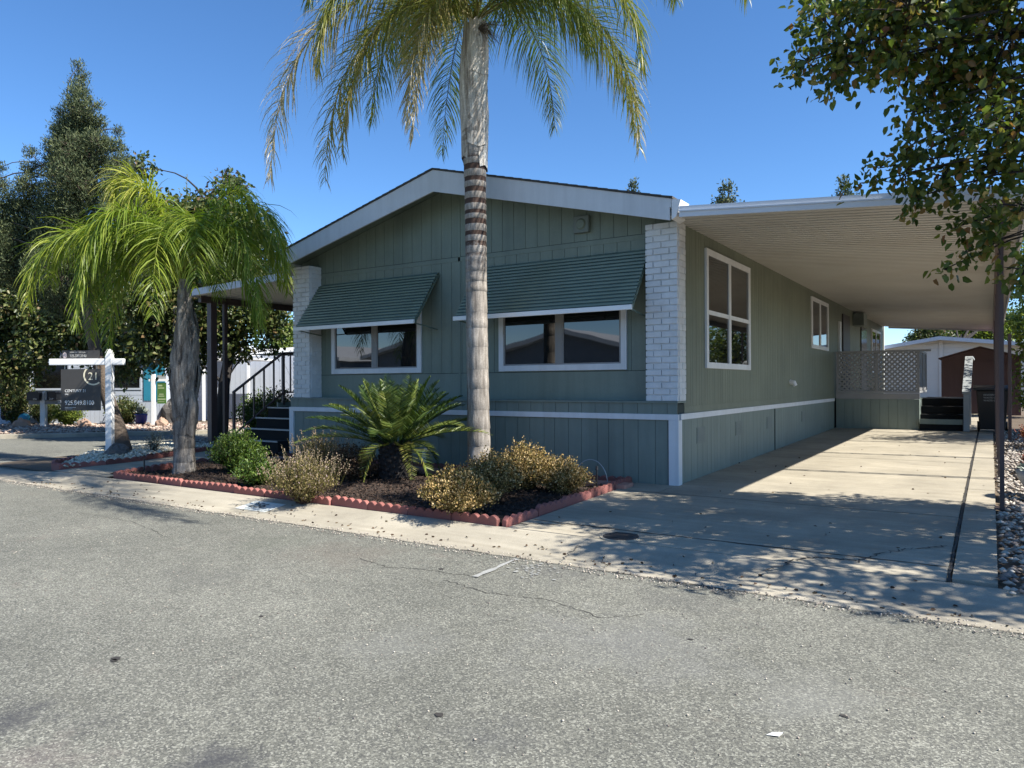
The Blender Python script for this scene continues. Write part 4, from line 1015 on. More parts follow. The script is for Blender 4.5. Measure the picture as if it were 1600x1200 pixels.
# ------------------------------------------------------------------ vegetation
def tree(name, label, cat, base, trunk_pts, r0, blobs, n, size, lm, bark, droop=.5, aspect=.62, group=None, up=0., twigs=True, surface=.0, clump=8, limb=True, wexp=2.2, spread=1.3):
    """blobs: (centre, radius); leaves sit in clumps on twigs inside the blobs"""
    t = thing(name, label, cat, base, 0, group); off = np.array(base, float)
    B = MB(); pts = [np.array(p, float) for p in trunk_pts]; k = len(pts)
    B.tube([p-off for p in pts], [r0*(1-.6*i/(k-1)) for i in range(k)], 9, jit=.12)
    B.tube([pts[0]-off-np.array([0, 0, .1]), pts[0]-off+(pts[1]-pts[0])*.12], [r0*1.35, r0*1.0], 9, jit=.12)
    wts = np.array([r**wexp for _, r in blobs]); wts /= wts.sum()
    LP = []; LD = []; tw = []
    for (c, r), wt in zip(blobs, wts):
        c = np.array(c, float)
        if limb:
            j = int(np.argmin([np.linalg.norm(p-c)+(1.2 if p[2] > c[2] else 0) for p in pts])); s0 = pts[j]; mid = (s0+c)/2+np.array([random.uniform(-.3, .3), random.uniform(-.3, .3), .22*np.linalg.norm(c-s0)])
            curve = bez(s0, s0+(mid-s0)*.7, mid, c, 7); rr = max(.012, .05*r0/.15*min(1, r+.3))
            B.tube([p-off for p in curve], [rr*(1-.75*i/6) for i in range(7)], 5, cap=False)
        m = max(3, int(n*wt/clump)); u = norm(RS.normal(size=(m, 3))); rad = r*(RS.rand(m)**(.33 if not surface else .33*(1-surface)))
        C = c+u*rad[:, None]*np.array([1, 1, .85])
        if twigs:
            for q_ in C[::3]:
                a = c+(q_-c)*.15; B.tube([a-off, (a+q_)/2-off+RS.normal(0, .03*r, 3), q_-off], [.009, .006, .003], 3, cap=False)
        e = np.clip(RS.normal(size=(m, clump, 3)), -1.7, 1.7)*size*spread
        LP.append((C[:, None]+e).reshape(-1, 3))
        d = norm(RS.normal(size=(m, clump, 3))+u[:, None]*.6)+np.array([0, 0, up-droop]); LD.append(d.reshape(-1, 3))
    B.build('trunk', bark, t, smooth=True)
    P = np.concatenate(LP); Dd = np.concatenate(LD); L = size*(.7+.6*RS.rand(len(P)))
    V, F, T = leaves(P-off, Dd, L, L*aspect, .22)
    npmesh('crown', V, F, lm, t, None, T); return t

# pear tree at the right edge
pb = []
for (px, py, Y, r) in ((1262, 95, 5.4, .22), (1300, 45, 5.5, .30), (1300, 105, 5.4, .2), (1360, 40, 5.6, .36), (1355, 95, 5.5, .22), (1420, 15, 5.3, .4), (1425, 85, 5.9, .36), (1500, 40, 6.2, .5), (1575, 60, 5.8, .45),
                       (1475, 125, 5.9, .3), (1545, 150, 6.0, .42), (1440, 175, 5.7, .18), (1495, 210, 5.9, .3), (1590, 200, 5.5, .4), (1425, 225, 5.6, .15), (1372, 262, 5.7, .15), (1352, 285, 5.7, .1), (1415, 270, 5.7, .2), (1440, 305, 5.8, .18), (1480, 275, 5.8, .24),
                       (1545, 270, 5.9, .34), (1598, 320, 5.5, .3), (1520, 345, 5.9, .2), (1560, 375, 5.8, .2), (1505, 395, 5.9, .11), (1475, 420, 5.9, .11), (1600, 420, 5.6, .2), (1385, -30, 5.8, .4), (1290, -20, 5.8, .3), (1500, -60, 5.8, .5), (1600, -60, 5.6, .5)):
    pb.append((aty(px, py, Y+1.2), r*(1.05 if py < 200 else .9)))
for i in range(52):
    c_ = np.array([random.uniform(.9, 4.4), random.uniform(5.8, 9.2), random.uniform(3.1, 4.9)])
    if c_[1] < 6.7 and c_[0]-c_[2] < -3.1: c_[0] += 1.3
    q_ = random.uniform(.35, .6); pb.append((c_, q_))
for c_ in ((1.0, 7.3, 5.2), (1.3, 7.9, 5.4), (2.0, 8.2, 5.2), (2.5, 7.4, 5.6)): pb.append((np.array(c_), .7))
tree('pear_tree', 'leafy pear tree overhanging the driveway from beyond the right edge', 'tree', (2.4, 7.3, gz(7.3)),
     [(2.4, 7.3, -.1), (2.3, 7.3, 1.2), (2.2, 7.3, 2.2), (1.8, 7.3, 3.2), (1.4, 7.4, 4.2), (1.2, 7.4, 5.4)], .15, pb, 44000, .072, 'pear_leaf', 'dark_bark', droop=.75, clump=7, aspect=.66, wexp=1.9, spread=.95)

# juniper on the pebble island
jb = []
def spire(px0, py0, px1, py1, D, r0_, r1_, n):
    for i in range(n):
        f = i/(n-1); p = atd(px0+(px1-px0)*f+random.uniform(-4, 4), py0+(py1-py0)*f, D+random.uniform(-.3, .3)); jb.append((p, r0_+(r1_-r0_)*f))
spire(122, 104, 122, 240, 13.5, .07, .42, 9); spire(122, 250, 110, 420, 13.5, .5, .75, 6); spire(150, 165, 150, 220, 13.4, .08, .2, 3)
spire(183, 205, 190, 330, 13.2, .08, .36, 6); spire(93, 175, 90, 260, 13.7, .1, .3, 4); spire(160, 190, 175, 260, 13.5, .07, .2, 3); spire(50, 240, 40, 390, 13.6, .09, .5, 7)
spire(2, 262, -5, 400, 13.9, .1, .5, 6); spire(-40, 300, -50, 420, 14, .2, .6, 4); spire(205, 320, 215, 400, 13.4, .2, .4, 3); spire(20, 420, 100, 470, 13.8, .4, .4, 3)
tp = [atd(197, 716, 13.5), atd(184, 670, 13.9), atd(165, 610, 14.1), atd(142, 520, 13.8), atd(128, 430, 13.5), atd(122, 300, 13.5), atd(122, 215, 13.5)]
tree('juniper_tree', 'tall dark juniper with leaning trunk on the white pebble island', 'tree', (tp[0][0], tp[0][1], gz(7.3)), tp, .15, jb, 150000, .055, 'juniper_leaf', 'bark', droop=0, aspect=.24, up=.9, clump=12, surface=.3, wexp=1.75, spread=.9)

def blobs_px(lst): return [(atd(px, py, D), r) for px, py, D, r in lst]
tree('street_tree', 'dark broadleaf tree behind the young palm and porch', 'tree', (*atd(345, 690, 19)[:2], 0),
     [atd(345, 690, 19), atd(350, 600, 19), atd(360, 540, 19), atd(340, 440, 19), atd(330, 330, 19)], .17,
     blobs_px([(215, 262, 19.4, .3), (240, 330, 19, .55), (300, 335, 19, .5), (365, 292, 19, .25), (350, 345, 19, .6), (405, 365, 19.4, .4), (270, 400, 19, 1.0), (350, 420, 19, .9), (420, 430, 19.3, .5), (250, 470, 18.7, .9), (310, 500, 19, .9),
               (385, 490, 19, .5), (420, 505, 19, .35), (435, 470, 19.2, .35), (370, 540, 19, .35), (290, 560, 19, .5), (240, 535, 18.6, .5), (425, 540, 19, .2)]), 30000, .125, 'dark_leaf', 'dark_bark', droop=.4, clump=9)
tree('street_tree', 'dense dark broadleaf tree in front of the pale house, far left', 'tree', (*atd(10, 668, 26.5)[:2], 0),
     [atd(10, 668, 26.5), atd(12, 600, 25), atd(20, 520, 23), atd(40, 430, 22)], .2,
     blobs_px([(-30, 420, 22, 1.2), (20, 410, 22, .9), (-20, 500, 22, 1.2), (40, 470, 21.6, .9), (90, 500, 21.5, .9), (20, 570, 21.5, .7), (60, 545, 21.3, .6), (140, 480, 21.8, .9), (130, 530, 21.5, .7), (185, 500, 21.6, .9), (190, 560, 21.2, .7), (235, 520, 21.4, .7), (160, 420, 22, 1.1), (-40, 560, 21.6, 1.0), (85, 420, 22, .8)]), 33000, .13, 'dark_leaf', 'dark_bark', droop=.35, clump=9)
tree('plum_tree', 'purplish leafy tree rising behind the young palm crown', 'tree', (*atd(300, 680, 27)[:2], 0),
     [atd(300, 680, 27), atd(300, 500, 27), atd(290, 350, 27)], .2, blobs_px([(300, 345, 27, .9), (360, 288, 27, .45), (335, 320, 27, .6), (260, 370, 27, 1.1), (370, 350, 27, .9), (320, 410, 27, 1.4), (420, 390, 27.5, .6)]), 9000, .14, 'plum_leaf', 'dark_bark', clump=8)
tree('garden_tree', 'bright green leafy tree far behind the white house roofs', 'tree', (*atd(455, 640, 40)[:2], 0),
     [atd(455, 640, 40), atd(455, 560, 40)], .2, blobs_px([(440, 525, 40, .7), (460, 545, 40, .9), (450, 510, 40, .5), (430, 560, 38, .7)]), 5000, .16, 'bright_leaf', 'dark_bark', clump=8)
# conifers behind the house
def conifer(px, py, D, wpx, label):
    topp = atd(px, py, D); base = (topp[0], topp[1], 0); H = topp[2]; bl = []; 
    for i in range(22):
        f = i/21; z = H-.2-f*(H*.45); r = .16+f*H*.115*wpx
        for k_ in range(1+int(5*f)): a = random.uniform(0, 6.28); q_ = (0 if f < .1 else r*.55); bl.append(((topp[0]+q_*math.cos(a), topp[1]+q_*math.sin(a), z), r*(.6 if f > .1 else .9)))
    tree('conifer', label, 'tree', base, [base, (topp[0], topp[1], H*.5), (topp[0], topp[1], H*.9)], .2, bl, 30000, .24, 'juniper_leaf', 'dark_bark', droop=.0, aspect=.4, up=.5, group='conifers behind the house', twigs=False, surface=.3, wexp=1.3, spread=.8)
conifer(990, 280, 62, .9, 'small pointed conifer tip just above the right roof slope')
conifer(1137, 278, 52, 1.9, 'broad conifer top rising above the carport corner')
conifer(1318, 272, 56, 1.5, 'pale conifer top peeking over the middle of the carport roof')
# trees on the right beyond
tree('hedge_tree', 'bright green tree beyond the white house, seen under the carport', 'tree', (*atd(1500, 600, 48)[:2], .2),
     [atd(1500, 600, 48), atd(1500, 540, 48)], .3, blobs_px([(1450, 528, 50, .9), (1480, 520, 50, 1.1), (1515, 520, 50, 1.2), (1550, 520, 50, 1.2), (1495, 505, 50, 1.0), (1540, 500, 50, 1.1), (1590, 505, 50, 1.3)]), 12000, .19, 'bright_leaf', 'dark_bark', clump=8)
tree('hedge_tree', 'dark tree left of the white house gable, under the carport', 'tree', (*atd(1440, 600, 44)[:2], .2),
     [atd(1440, 600, 44), atd(1440, 535, 44)], .2, blobs_px([(1440, 525, 44, .5), (1455, 515, 44, .6), (1425, 535, 44, .3), (1470, 530, 45, .6)]), 5000, .15, 'dark_leaf', 'dark_bark', clump=8)
tree('hedge_tree', 'yellow-green tree standing right of the carport posts', 'tree', (*atd(1640, 660, 22)[:2], .1),
     [atd(1640, 660, 22), atd(1635, 560, 22), atd(1630, 430, 22)], .18, blobs_px([(1610, 400, 22, .6), (1610, 450, 22, .6), (1600, 500, 22, .35), (1625, 540, 22, .6), (1615, 590, 22, .4), (1605, 620, 22, .3), (1650, 420, 22, 1.), (1660, 520, 22, 1.)]), 9000, .11, 'bright_leaf', 'dark_bark', clump=8)

sb = [(np.array([3.5+1.6*math.cos(a)*q_, 20.3+3.0*math.sin(a)*q_, 4.2+random.uniform(-1.6, 1.2)]), random.uniform(.7, 1.0)) for a, q_ in [(random.uniform(0, 6.28), random.random()**.5) for _ in range(26)]]
tree('shade_tree', 'broadleaf tree standing outside the right edge, shading the far end of the driveway', 'tree', (3.6, 20.4, .1),
     [(3.6, 20.4, 0), (3.6, 20.4, 2), (3.5, 20.4, 4.5)], .16, sb, 16000, .10, 'dark_leaf', 'dark_bark')
# ---- palms
def palm_trunk(t, off, pts, radii, rings, m, z_dark=None, jit=.03):
    P = []; Rr = []; T = []
    pts = np.array(pts, float); zs = pts[:, 2]; z = zs[0]; i = 0
    while z < zs[-1]:
        step = rings*random.uniform(.8, 1.2)*(1.75 if z < 2.5 else 1.)
        
        for f, e, tt in ((0, .0, 0), (.03, .004, 0), (.50, .0015, 0), (.56, 0, 1), (.96, -.001, 1)):
            zz = z+f*step
            if zz > zs[-1]: break
            c = [np.interp(zz, zs, pts[:, 0]), np.interp(zz, zs, pts[:, 1]), zz]
            P.append(np.array(c)-off); Rr.append(np.interp(zz, zs, radii)+e)
            dk_ = 0.
            if z_dark: dk_ = float(np.interp(zz, z_dark[0], z_dark[1]))
            T.append(dk_ if tt else dk_*.12+.02)
        z += step
    b = MB().tube(P, Rr, 20, jit=jit, tints=T); return b.build('trunk', m, t, smooth=True)
def sheath(t, off, c, z0, z1, r0_, r1_, ang, wid, m, flare=.03):
    """one old leaf base clasping the trunk"""
    vs = []; n, k = 9, 7
    for i in range(n):
        f = i/(n-1); z = z0+(z1-z0)*f; r = r0_+(r1_-r0_)*f+flare*math.sin(f*math.pi)**2+.008*random.random(); w = wid*(1-.6*f**1.5)*(.75+.25*math.sin(math.pi*min(1, f*3+.2)))
        for j in range(k):
            a = ang+(j/(k-1)-.5)*w; rr = r+.012*math.cos((j/(k-1)-.5)*math.pi)+.005*math.sin(j*2.1+i); vs.append((c(z)[0]+rr*math.cos(a)-off[0], c(z)[1]+rr*math.sin(a)-off[1], z-off[2]+.03*math.sin(j*1.7)*(i in (0, n-1))))
    return vs, [(i*k+j, i*k+j+1, (i+1)*k+j+1, (i+1)*k+j) for i in range(n-1) for j in range(k-1)]
def arch(c, az, R_, h1, h2, tipz, n=60, wob=.12):
    d = np.array([math.cos(az), math.sin(az), 0.]); c = np.array(c, float); s = np.array([-d[1], d[0], 0])*random.uniform(-wob, wob)*R_
    return bez(c, c+d*R_*.30+np.array([0, 0, h1]), c+d*R_*1.0+s*.5+np.array([0, 0, h2]), c+d*R_*1.02+s+np.array([0, 0, tipz]), n)
# image-right is azimuth YAW, towards the camera is azimuth -(90deg-YAW)
AR = YAW; AL = YAW+math.pi; AC = YAW-math.pi/2; AB = YAW+math.pi/2
BY = 8.15; bx = float(aty(748, 700, BY)[0]); PB = np.array([bx, BY, gz(BY)])
qp = thing('queen_palm', 'tall queen palm with ringed grey trunk in front of the home', 'palm', PB)
def cx1(z): p = aty(np.interp(z, [0, 1, 2.6, 4.2, 5.4, 6.4], [749, 747, 745, 744, 742, 747]), 600, BY); return (float(p[0]), BY)
zs = [0, .15, .5, 1, 1.8, 2.6, 3.4, 4.0, 4.35, 4.7, 5.3, 5.9, 6.05]
rd_ = [.19, .17, .158, .152, .148, .145, .145, .145, .155, .178, .185, .16, .12]
palm_trunk(qp, PB, [(*cx1(z), z-.05) for z in zs], rd_, .145, 'palm_bark', ([0, 2.2, 2.9, 3.6, 4.3, 4.5], [.0, .10, .38, .8, .85, .2]))
for i in range(11):
    b = MB(); z0 = 4.25+.13*i+random.uniform(-.04, .04); v_, f_ = sheath(qp, PB, cx1, z0, min(z0+random.uniform(1.2, 1.6), 6.25), .162+.003*i, .178-.004*i, i*2.4+.9, random.uniform(2.6, 3.3), '', .012)
    b.add(v_, f_); b.build('leaf_base', 'pale_sheath', qp, smooth=True)
cc = np.array([*cx1(6.1), 6.25])
FR = [  # azimuth, reach, h1, h2, tip height, leaflet, tbase, tipdry
 (AL+.05, 2.75, .85, .55, -2.15, .80, .42, .55), (AL-.35, 2.5, .9, .4, -1.9, .75, .30, .3), (AL+.55, 2.1, .9, .7, -1.1, .75, .22, .2),
 (AL+.25, 1.75, .7, .1, -1.9, .72, .28, .25), (AC-.55, 1.3, .6, -.1, -1.75, .65, .30, .45), (AL+.8, 1.0, .5, -.2, -1.8, .6, .36, .5),
 (AR-.05, 2.2, .8, .5, -1.75, .72, .26, .25), (AR+.45, 2.5, .9, .6, -1.2, .75, .2, .2), (AR-.5, 2.3, .95, .6, -1.1, .8, .22, .15), (AR-.25, 1.5, .7, .4, -.55, .8, .15, .1),
 (AC+.45, 2.6, 1.1, .9, -.9, .8, .2, .15), (AC-.1, 2.2, 1.2, .9, -.5, .75, .2, .2), (AC+.27, 4.45, 1.2, 1.0, -1.65, .85, .2, .2), (AC+.13, 4.1, 1.2, 1.1, -1.45, .85, .2, .2), (AB+.2, 2.3, .9, .6, -1.1, .7, .15, .1), (AB-.5, 2.4, 1.1, .9, -.7, .75, .18, .1), (AB+.8, 2.3, 1.1, .8, -.8, .75, .18, .1),
 (AL+.0, 2.2, 1.3, 1.5, .2, .75, .15, .1), (AR+.1, 2.8, 1.5, 1.7, .5, .75, .15, .1), (AR-.3, 3.45, 1.5, 1.5, -.1, .8, .2, .1), (AL-.9, 2.3, 1.5, 1.4, .3, .7, .15, .1)]
for i, (az, R_, h1, h2, tz_, L, tb, td) in enumerate(FR):
    frond(qp, PB, arch(cc, az, R_, h1, h2, tz_), 'palm_leaf', 175, L*1.12, .015, 1.5, tb+.24, td, .13)
frond(qp, PB, bez(cc, cc+np.array([0, 0, .6]), cc+np.array([.1, 0, 1.2]), cc+np.array([.15, -.1, 1.9]), 30), 'palm_leaf', 60, .3, .015, .2, .1, 0)
# seed stalk
b = MB(); c0 = cc+np.array([.05, -.15, -.15]); rng = RT*.42
for i in range(60):
    e = c0+rng*random.uniform(.3, 1.0)+np.array([random.uniform(-.1, .1), random.uniform(-.1, .1), random.uniform(-.25, .1)]); b.tube([c0+rng*.2-PB, (c0+rng*.2+e)/2+np.array([0, 0, .05])-PB, e-PB], [.004, .003, .002], 3, cap=False)
b.build('seed_stalk', 'bark', qp)
# young palm
Y2 = 6.6; P2 = np.array([float(aty(288, 700, Y2)[0]), Y2, gz(Y2)])
yp = thing('young_palm', 'short young palm with shaggy grey trunk and arching yellow-green fronds', 'palm', P2)
def cx2(z): p = aty(np.interp(z, [0, .5, 1.2, 2.0, 2.8], [288, 287, 288, 290, 289]), 600, Y2); return (float(p[0]), Y2)
zs = [0, .1, .3, .6, .8, 1.2, 1.6, 1.9, 2.15, 2.4, 2.7, 3.0]; rd_ = [.18, .165, .15, .152, .146, .16, .168, .163, .14, .115, .10, .07]
palm_trunk(yp, P2, [(*cx2(z), z-.04) for z in zs], rd_, .11, 'palm_sheath', None, .16)
for i in range(12):
    b = MB(); z0 = .55+.11*i+random.uniform(-.06, .06); hi_ = min(z0+random.uniform(.8, 1.3), 2.6)
    v_, f_ = sheath(yp, P2, cx2, z0, hi_, .156, .148 if hi_ < 2.1 else .105, i*2.4+.2, random.uniform(1.3, 2.2), '', .06); b.add(v_, f_); b.build('leaf_base', 'palm_sheath', yp, smooth=True)
b = MB()
for i in range(170):
    z = random.uniform(.5, 2.5); a = random.uniform(0, 6.28); rr = np.interp(z, zs, rd_)+.02; p = np.array([cx2(z)[0]+rr*math.cos(a), cx2(z)[1]+rr*math.sin(a), z]); q_ = p+np.array([math.cos(a)*random.uniform(.01, .07), math.sin(a)*random.uniform(.01, .07), random.uniform(-.25, .12)])
    b.tube([p-P2, (p+q_)/2-P2+np.array([0, 0, .02]), q_-P2], [.006, .004, .001], 3, cap=False)
tag(b.build('fibre_strands', 'palm_sheath', yp), kind='stuff')
c2 = np.array([*cx2(2.8), 2.75])
F2 = [(AL+.0, 2.15, 1.1, 1.2, .1, .75, .35, .2), (AL-.35, 1.9, 1.1, .9, -.7, .8, .4, .15), (AL+.4, 2.0, 1.2, 1.1, -.3, .8, .4, .2), (AL+.1, 1.1, 1.2, .9, -.9, .8, .35, .1), (AL+.8, 1.4, 1.3, 1.0, -.6, .8, .35, .1),
      (AR+.0, 1.5, 1.7, 1.7, .2, .72, .35, .2), (AR-.4, 1.4, 1.4, 1.1, -.6, .8, .3, .1), (AR+.4, 1.5, 1.4, 1.4, .0, .7, .35, .1), (AR+.1, 1.0, 1.1, .8, -.8, .75, .25, .1), (AC+.1, 1.3, 1.3, 1.0, -.5, .8, .4, .1),
      (AC+.6, 1.2, 1.4, 1.3, -.1, .8, .35, .1), (AC-.6, 1.4, 1.5, 1.3, .0, .75, .4, .1), (AB+.2, 1.8, 1.4, 1.3, .1, .7, .3, .1), (AB-.7, 1.5, 1.5, 1.4, .2, .7, .3, .1), (AL-.9, 1.6, 1.6, 1.5, .3, .75, .35, .1), (AL-.15, 1.7, 1.4, 1.3, -.2, .8, .4, .1),
      (AL+.2, 1.0, 1.8, 2.1, 1.15, .65, .65, .2), (AC-1.0, .8, 1.6, 1.9, .8, .6, .6, .2), (AR+.3, 1.0, 1.7, 2.0, .9, .6, .45, .2)]
for (az, R_, h1, h2, tz_, L, tb, td) in F2:
    frond(yp, P2, arch(c2, az, R_, h1, h2, tz_), 'young_palm_leaf', 125, L*.98, .019, 1.25, tb, td, .14, spread=.35)
frond(yp, P2, bez(c2, c2+np.array([0, 0, .5]), c2+np.array([.04, 0, 1.0]), c2+np.array([.08, 0, 1.75]), 24), 'young_palm_leaf', 30, .12, .012, .1, .8, 0, .4, .02)

# sago cycad
CYP = np.array([-6.86, 7.55, gz(7.55)])
cy = thing('sago_palm', 'sago palm with stiff dark green fronds in the front bed', 'sago palm', CYP)
b = MB(); n = 14
b.tube([(0, 0, -.03), (0, 0, .1), (0, 0, .3), (0, 0, .45), (0, 0, .55)], [.19, .2, .2, .17, .1], n, jit=.15)
for i in range(90):
    a = i*2.4; z = .02+.5*i/90; b.hexa([(math.cos(a+s)*.17, math.sin(a+s)*.17, z+dz) for s, dz in ((-.18, 0), (.18, 0), (.18, .05), (-.18, .05))], [(math.cos(a+s)*.235, math.sin(a+s)*.235, z+.03+dz) for s, dz in ((-.08, 0), (.08, 0), (.08, .03), (-.08, .03))])
b.build('trunk', 'dark_bark', cy)
for i in range(60):
    a = i*2.39996+random.uniform(-.1, .1); lvl = i/59; el = R(4+76*lvl**.9)+random.uniform(-.1, .1); L = random.uniform(1.36, 1.58)*(1-.36*lvl)
    d = np.array([math.cos(a)*math.cos(el), math.sin(a)*math.cos(el), math.sin(el)]); c0 = np.array([.07*math.cos(a), .07*math.sin(a), .50])
    sag = .20*L*(math.cos(el)**1.2)
    cv = bez(c0, c0+d*L*.35+np.array([0, 0, .02]), c0+d*L*.7, c0+d*L-np.array([0, 0, sag]), 30)
    if i < 6: cv = bez(c0, c0+d*.2, c0+d*.45, c0+d*.55-np.array([0, 0, .5]), 30)
    tan = norm(np.gradient(cv, axis=0)); parts = [stick(cv[::5], .009, .003, 4)]; k = 62
    u = np.linspace(.13, .99, k); idx = u*29; i0 = np.clip(idx.astype(int), 0, 28); fr2 = (idx-i0)[:, None]; P = cv[i0]*(1-fr2)+cv[i0+1]*fr2; T = tan[i0]
    sd = norm(np.cross(T, np.array([0, 0, 1.]))+1e-4); nr = np.cross(sd, T)
    tb = random.uniform(.15, .75) if i > 9 else random.uniform(.6, .95)
    for s in (-1, 1):
        Dd = sd*s+T*.75+nr*.42+RS.normal(0, .05, (k, 3)); l = .21*np.sin(np.clip(u, 0, 1)*math.pi*.82+.45)**.8
        parts.append(strips(P, Dd, l, .013, .12, 2, np.clip(tb+RS.normal(0, .12, k), 0, 1)))
    V, F, T_ = join(parts); npmesh('frond', V, F, 'cycad_leaf', cy, None, T_)

# shrubs
def shrub(name, label, base, rx, ry, h, nst, nleaf, size, lm, stem='brown_stem', spikes=0, flat=.6, aspect=.5, zlo=.1, group=None, flower=None):
    t = thing(name, label, 'shrub', base, 0, group); S = []; LP = []; LD = []
    for i in range(nst):
        a = random.uniform(0, 6.28); rr = random.random()**.5; tip = np.array([rx*rr*math.cos(a), ry*rr*math.sin(a), h*(1-.55*rr**2)*random.uniform(.72, 1.05)])
        mid = tip*np.array([.45, .45, .55])+np.array([0, 0, .02]); c = bez((random.uniform(-.06, .06), random.uniform(-.06, .06), 0), mid*.6, mid, tip, 6)
        S.append(stick(c, .0045, .0015, 3)); k = max(2, nleaf//nst); f = zlo+(1-zlo)*RS.rand(k)**.7
        P = np.array([np.interp(f, np.linspace(0, 1, 6), c[:, j]) for j in range(3)]).T; LP.append(P+RS.normal(0, size*.9, (k, 3))); LD.append(RS.normal(size=(k, 3))+np.array([0, 0, flat])+(tip/np.linalg.norm(tip))*.5)
    V, F, T = join(S); npmesh('stems', V, F, stem, t, None, np.clip(T+RS.rand(len(T))*.6, 0, 1))
    P = np.concatenate(LP); P[:, 2] = np.maximum(P[:, 2], .02); L = size*(.6+.8*RS.rand(len(P))); V, F, T = leaves(P, np.concatenate(LD), L, L*aspect, .2)
    npmesh('foliage', V, F, lm, t, None, T)
    if spikes:
        S = []
        for i in range(spikes):
            a = random.uniform(0, 6.28); rr = random.random()**.5; z = h*(1-.5*rr*rr); p = np.array([rx*rr*math.cos(a), ry*rr*math.sin(a), z*.7]); d = np.array([rr*math.cos(a)*.45+random.uniform(-.15, .15), rr*math.sin(a)*.45, 1.]); q_ = p+d*random.uniform(.12, .30)*h/.6
            S.append(stick(np.array([p, (p+q_)/2, q_]), .0025, .0015, 3)); 
            m_ = 6; fp = p+(q_-p)*np.linspace(.6, 1, m_)[:, None]; v_, f_, t_ = leaves(fp, RS.normal(size=(m_, 3))+np.array([0, 0, 1.2]), .022, .012, .2, np.full(m_, .9)); 
            S.append((v_, f_, t_))
        quads = [s for s in S]; V, F, T = join(quads)
        # degenerate corner of triangles stored as quads is dropped below
        b = MB(); b.v = [tuple(x) for x in V]; b.f = [tuple(dict.fromkeys(f)) for f in F.tolist()]; b.t = [float(x)+.01 for x in T]; b.build('flower_spikes', flower or lm, t)
    return t
def gp_(px, py, z=-.03):
    p = atz(px, py, z); return (float(p[0]), float(p[1]), gz(float(p[1]))+.01)
shrub('round_shrub', 'rounded bright green shrub between young palm and entry stairs', gp_(372, 738, -.03), .50, .44, .66, 300, 12000, .04, 'shrub_green', flat=.8, aspect=.4)
shrub('round_shrub', 'darker low green shrub in front of the rounded bright shrub', gp_(403, 758, -.05), .36, .32, .40, 180, 5500, .034, 'shrub_green', flat=.5)
shrub('lavender_bush', 'dry tan lavender bush with thin spikes spilling over the kerb edging', gp_(473, 785, -.07), .48, .40, .56, 340, 12000, .026, 'lavender', spikes=170, flat=1.2, aspect=.35)
shrub('lavender_bush', 'sparse grey-tipped lavender between the stairs and the sago palm', gp_(500, 745, -.04), .46, .38, .62, 220, 5000, .026, 'lavender', spikes=110, flat=1.2, aspect=.35)
shrub('dry_shrub', 'brown dried shrub left of the sago palm trunk', gp_(548, 752, -.04), .50, .42, .55, 240, 7500, .03, 'brown_stem', flat=.5)
shrub('golden_shrub', 'golden dry-flowered shrub at the kerb edging, nearest the street corner', gp_(714, 806, -.06), .46, .40, .52, 380, 21000, .020, 'dry_flower', flat=.8, aspect=.75, zlo=.25)
shrub('golden_shrub', 'golden dry-flowered shrub immediately in front of the tall palm trunk', gp_(766, 785, -.05), .42, .38, .60, 300, 14000, .020, 'dry_flower', flat=.8, aspect=.75, zlo=.25)
shrub('golden_shrub', 'greener golden shrub right of the tall palm trunk base', gp_(822, 768, -.02), .48, .42, .64, 340, 17000, .021, 'dry_flower', flat=.8, aspect=.7, zlo=.2)
shrub('dry_shrub', 'low brownish shrub at the right end beside bare mulch', gp_(878, 772, -.02), .42, .38, .46, 280, 12000, .020, 'dry_flower', flat=.6, aspect=.7)
# porch side planting
def sp(px, py, D): p = atd(px, py, D); return (float(p[0]), float(p[1]), 0.)
shrub('tall_shrub', 'tall wispy purple-brown shrub behind the entry stair railing', (-13.3, 12.6, .02), .9, .9, 2.0, 300, 7000, .06, 'lavender', spikes=150, flat=1.)
shrub('tall_shrub', 'dark leafy shrub behind the brown porch posts', (-14.9, 12.2, .02), .7, .7, 1.25, 260, 7000, .06, 'dark_leaf')
shrub('hedge_bush', 'clipped green bush right of the young palm trunk', (-17.0, 13.2, -.05), .75, .75, 1.25, 260, 9000, .06, 'shrub_green')
shrub('hedge_bush', 'dark bush beneath the green yard sign', sp(195, 665, 25.4), .9, .6, .95, 200, 6000, .07, 'dark_leaf')
shrub('hedge_bush', 'tall dark hedge bush at the far left of the pale house', sp(22, 668, 25.2), .75, .6, 2.2, 260, 9000, .08, 'dark_leaf')
shrub('hedge_bush', 'dark bush under the window behind the mailboxes', sp(70, 665, 25.6), .8, .5, 1.0, 200, 5000, .07, 'dark_leaf')
shrub('hedge_bush', 'sunlit yellow-green bush beside the mailbox post', sp(106, 668, 24.6), .55, .5, .75, 200, 5000, .06, 'bright_leaf')
shrub('hedge_bush', 'dark bush at the foot of the leaning juniper trunk', (-13.05, 7.75, .05), .2, .2, .45, 60, 700, .03, 'sage_leaf')
bp_ = thing('blue_pot', 'glazed blue pot with pale plant by the green sign', 'plant pot', sp(220, 663, 25.0))
MB().tube([(0, 0, 0), (0, 0, .1), (0, 0, .3), (0, 0, .34)], [.14, .19, .21, .22], 16).build('pot', 'blue_glaze', bp_, smooth=True)
n = 260; d_ = norm(RS.normal(size=(n, 3))+np.array([0, 0, 1.2])); V, F, T = leaves(np.array([0, 0, .34])+d_*.2*RS.rand(n, 1), d_, .12, .03); npmesh('plant', V, F, 'sage_leaf', bp_, None, T)
bb = thing('glass_float', 'small turquoise garden ball on the gravel near the far left', 'garden ornament', sp(38, 662, 25.0))
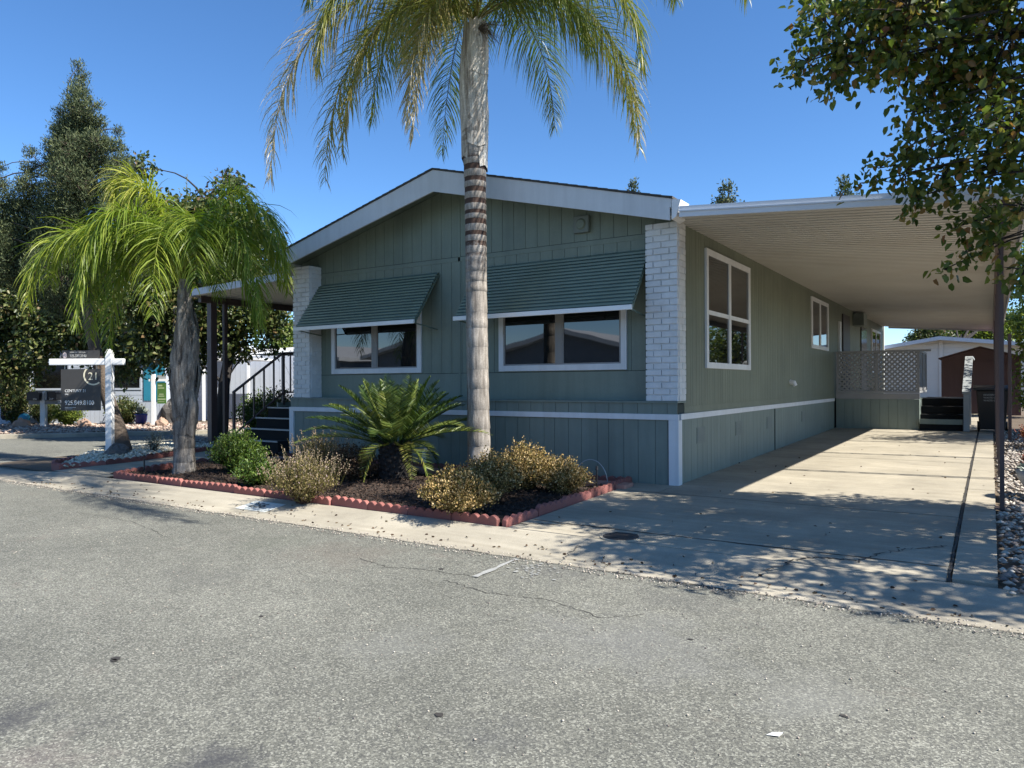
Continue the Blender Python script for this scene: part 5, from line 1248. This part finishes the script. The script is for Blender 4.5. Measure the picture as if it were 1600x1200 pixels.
b = MB(); b.tube([(0, 0, .02+.18*(1-math.cos(t))) for t in np.linspace(.15, 3.0, 9)], [.18*math.sin(t) for t in np.linspace(.15, 3.0, 9)], 14); b.build('ball', 'turquoise', bb, smooth=True)
# right gravel planting
shrub('red_shrub', 'low red-leaved shrub in the gravel nearer the white planter', (.62, 12.3, .05), .28, .9, .42, 160, 3600, .04, 'red_leaf', flat=.6)
shrub('red_shrub', 'red-leaved shrub in the gravel closer to the shed', (.75, 16.2, .1), .34, 1.1, .6, 180, 4200, .045, 'red_leaf', flat=.6)
shrub('hedge_bush', 'green bush behind the thin garden post', (1.15, 20, .1), .6, 1.0, 1.6, 240, 7000, .06, 'bright_leaf')
pl = thing('planter_bowl', 'pale concrete planter bowl with silvery succulent in the side gravel', 'planter', (.50, 9.9, .02))
MB().tube([(0, 0, 0), (0, 0, .06), (0, 0, .22), (0, 0, .30), (0, 0, .29)], [.12, .17, .26, .28, .24], 20).build('bowl', 'planter', pl, smooth=True)
n = 160; d_ = norm(RS.normal(size=(n, 3))+np.array([0, 0, 1.0])); V, F, T = leaves(np.array([0, 0, .29])+d_*np.array([.16, .16, .03]), d_, .13, .04); npmesh('succulent', V, F, 'sage_leaf', pl, None, T)
# wispy far plant under the carport
wp = thing('distant_palm', 'small wispy palm beyond the far end of the carport', 'palm', (*atd(1397, 600, 42)[:2], .2))
MB().tube([(0, 0, 0), (0, 0, 2.2)], [.12, .1], 8).build('trunk', 'bark', wp)
for i in range(9): frond(wp, (0, 0, 0), arch((0, 0, 2.2), i*.7, 1.1, .9, 1.1, .1, 24), 'palm_leaf', 40, .45, .03, .8, .5, .2)
# stake light and hoops
kl = thing('path_light', 'thin black stake light at the driveway corner of the bed', 'garden light', (-4.12, 8.22, gz(8.2)+.02))
MB().tube([(0, 0, 0), (0, 0, .22)], [.012, .009], 8).build('stake', 'black_plastic', kl); MB().tube([(0, 0, .22), (0, 0, .27)], [.02, .012], 10).build('cap', 'black_plastic', kl)
b = MB().tube([(.22*math.cos(t), 0, .30*math.sin(t)) for t in np.linspace(0, math.pi, 18)], .005, 6); o = b.build('wire_hoop', 'galvanized'); o.location = (-4.35, 8.5, gz(8.4)+.03); o.rotation_euler = (0, 0, .25)
tag(o, 'thin bent wire hoop arching over the paver walk corner', 'garden hoop')
kl2 = MB().tube([(0, 0, 0), (0, 0, .24)], [.012, .010], 8).build('stake', 'black_plastic', None); kl2.location = (-10.95, 6.35, gz(6.3)); tag(kl2, 'short black stake at the left corner of the palm bed', 'garden stake')
o = MB().add([(0, 0, .002), (.05, .01, .004), (.06, .035, .012), (.02, .03, .006)], [(0, 1, 2, 3)]).build('paper_scrap', 'sign_white'); p = atz(1197, 1149, -.15); o.location = (float(p[0]), float(p[1]), -.147); tag(o, 'tiny white paper scrap lying on the asphalt', 'litter')
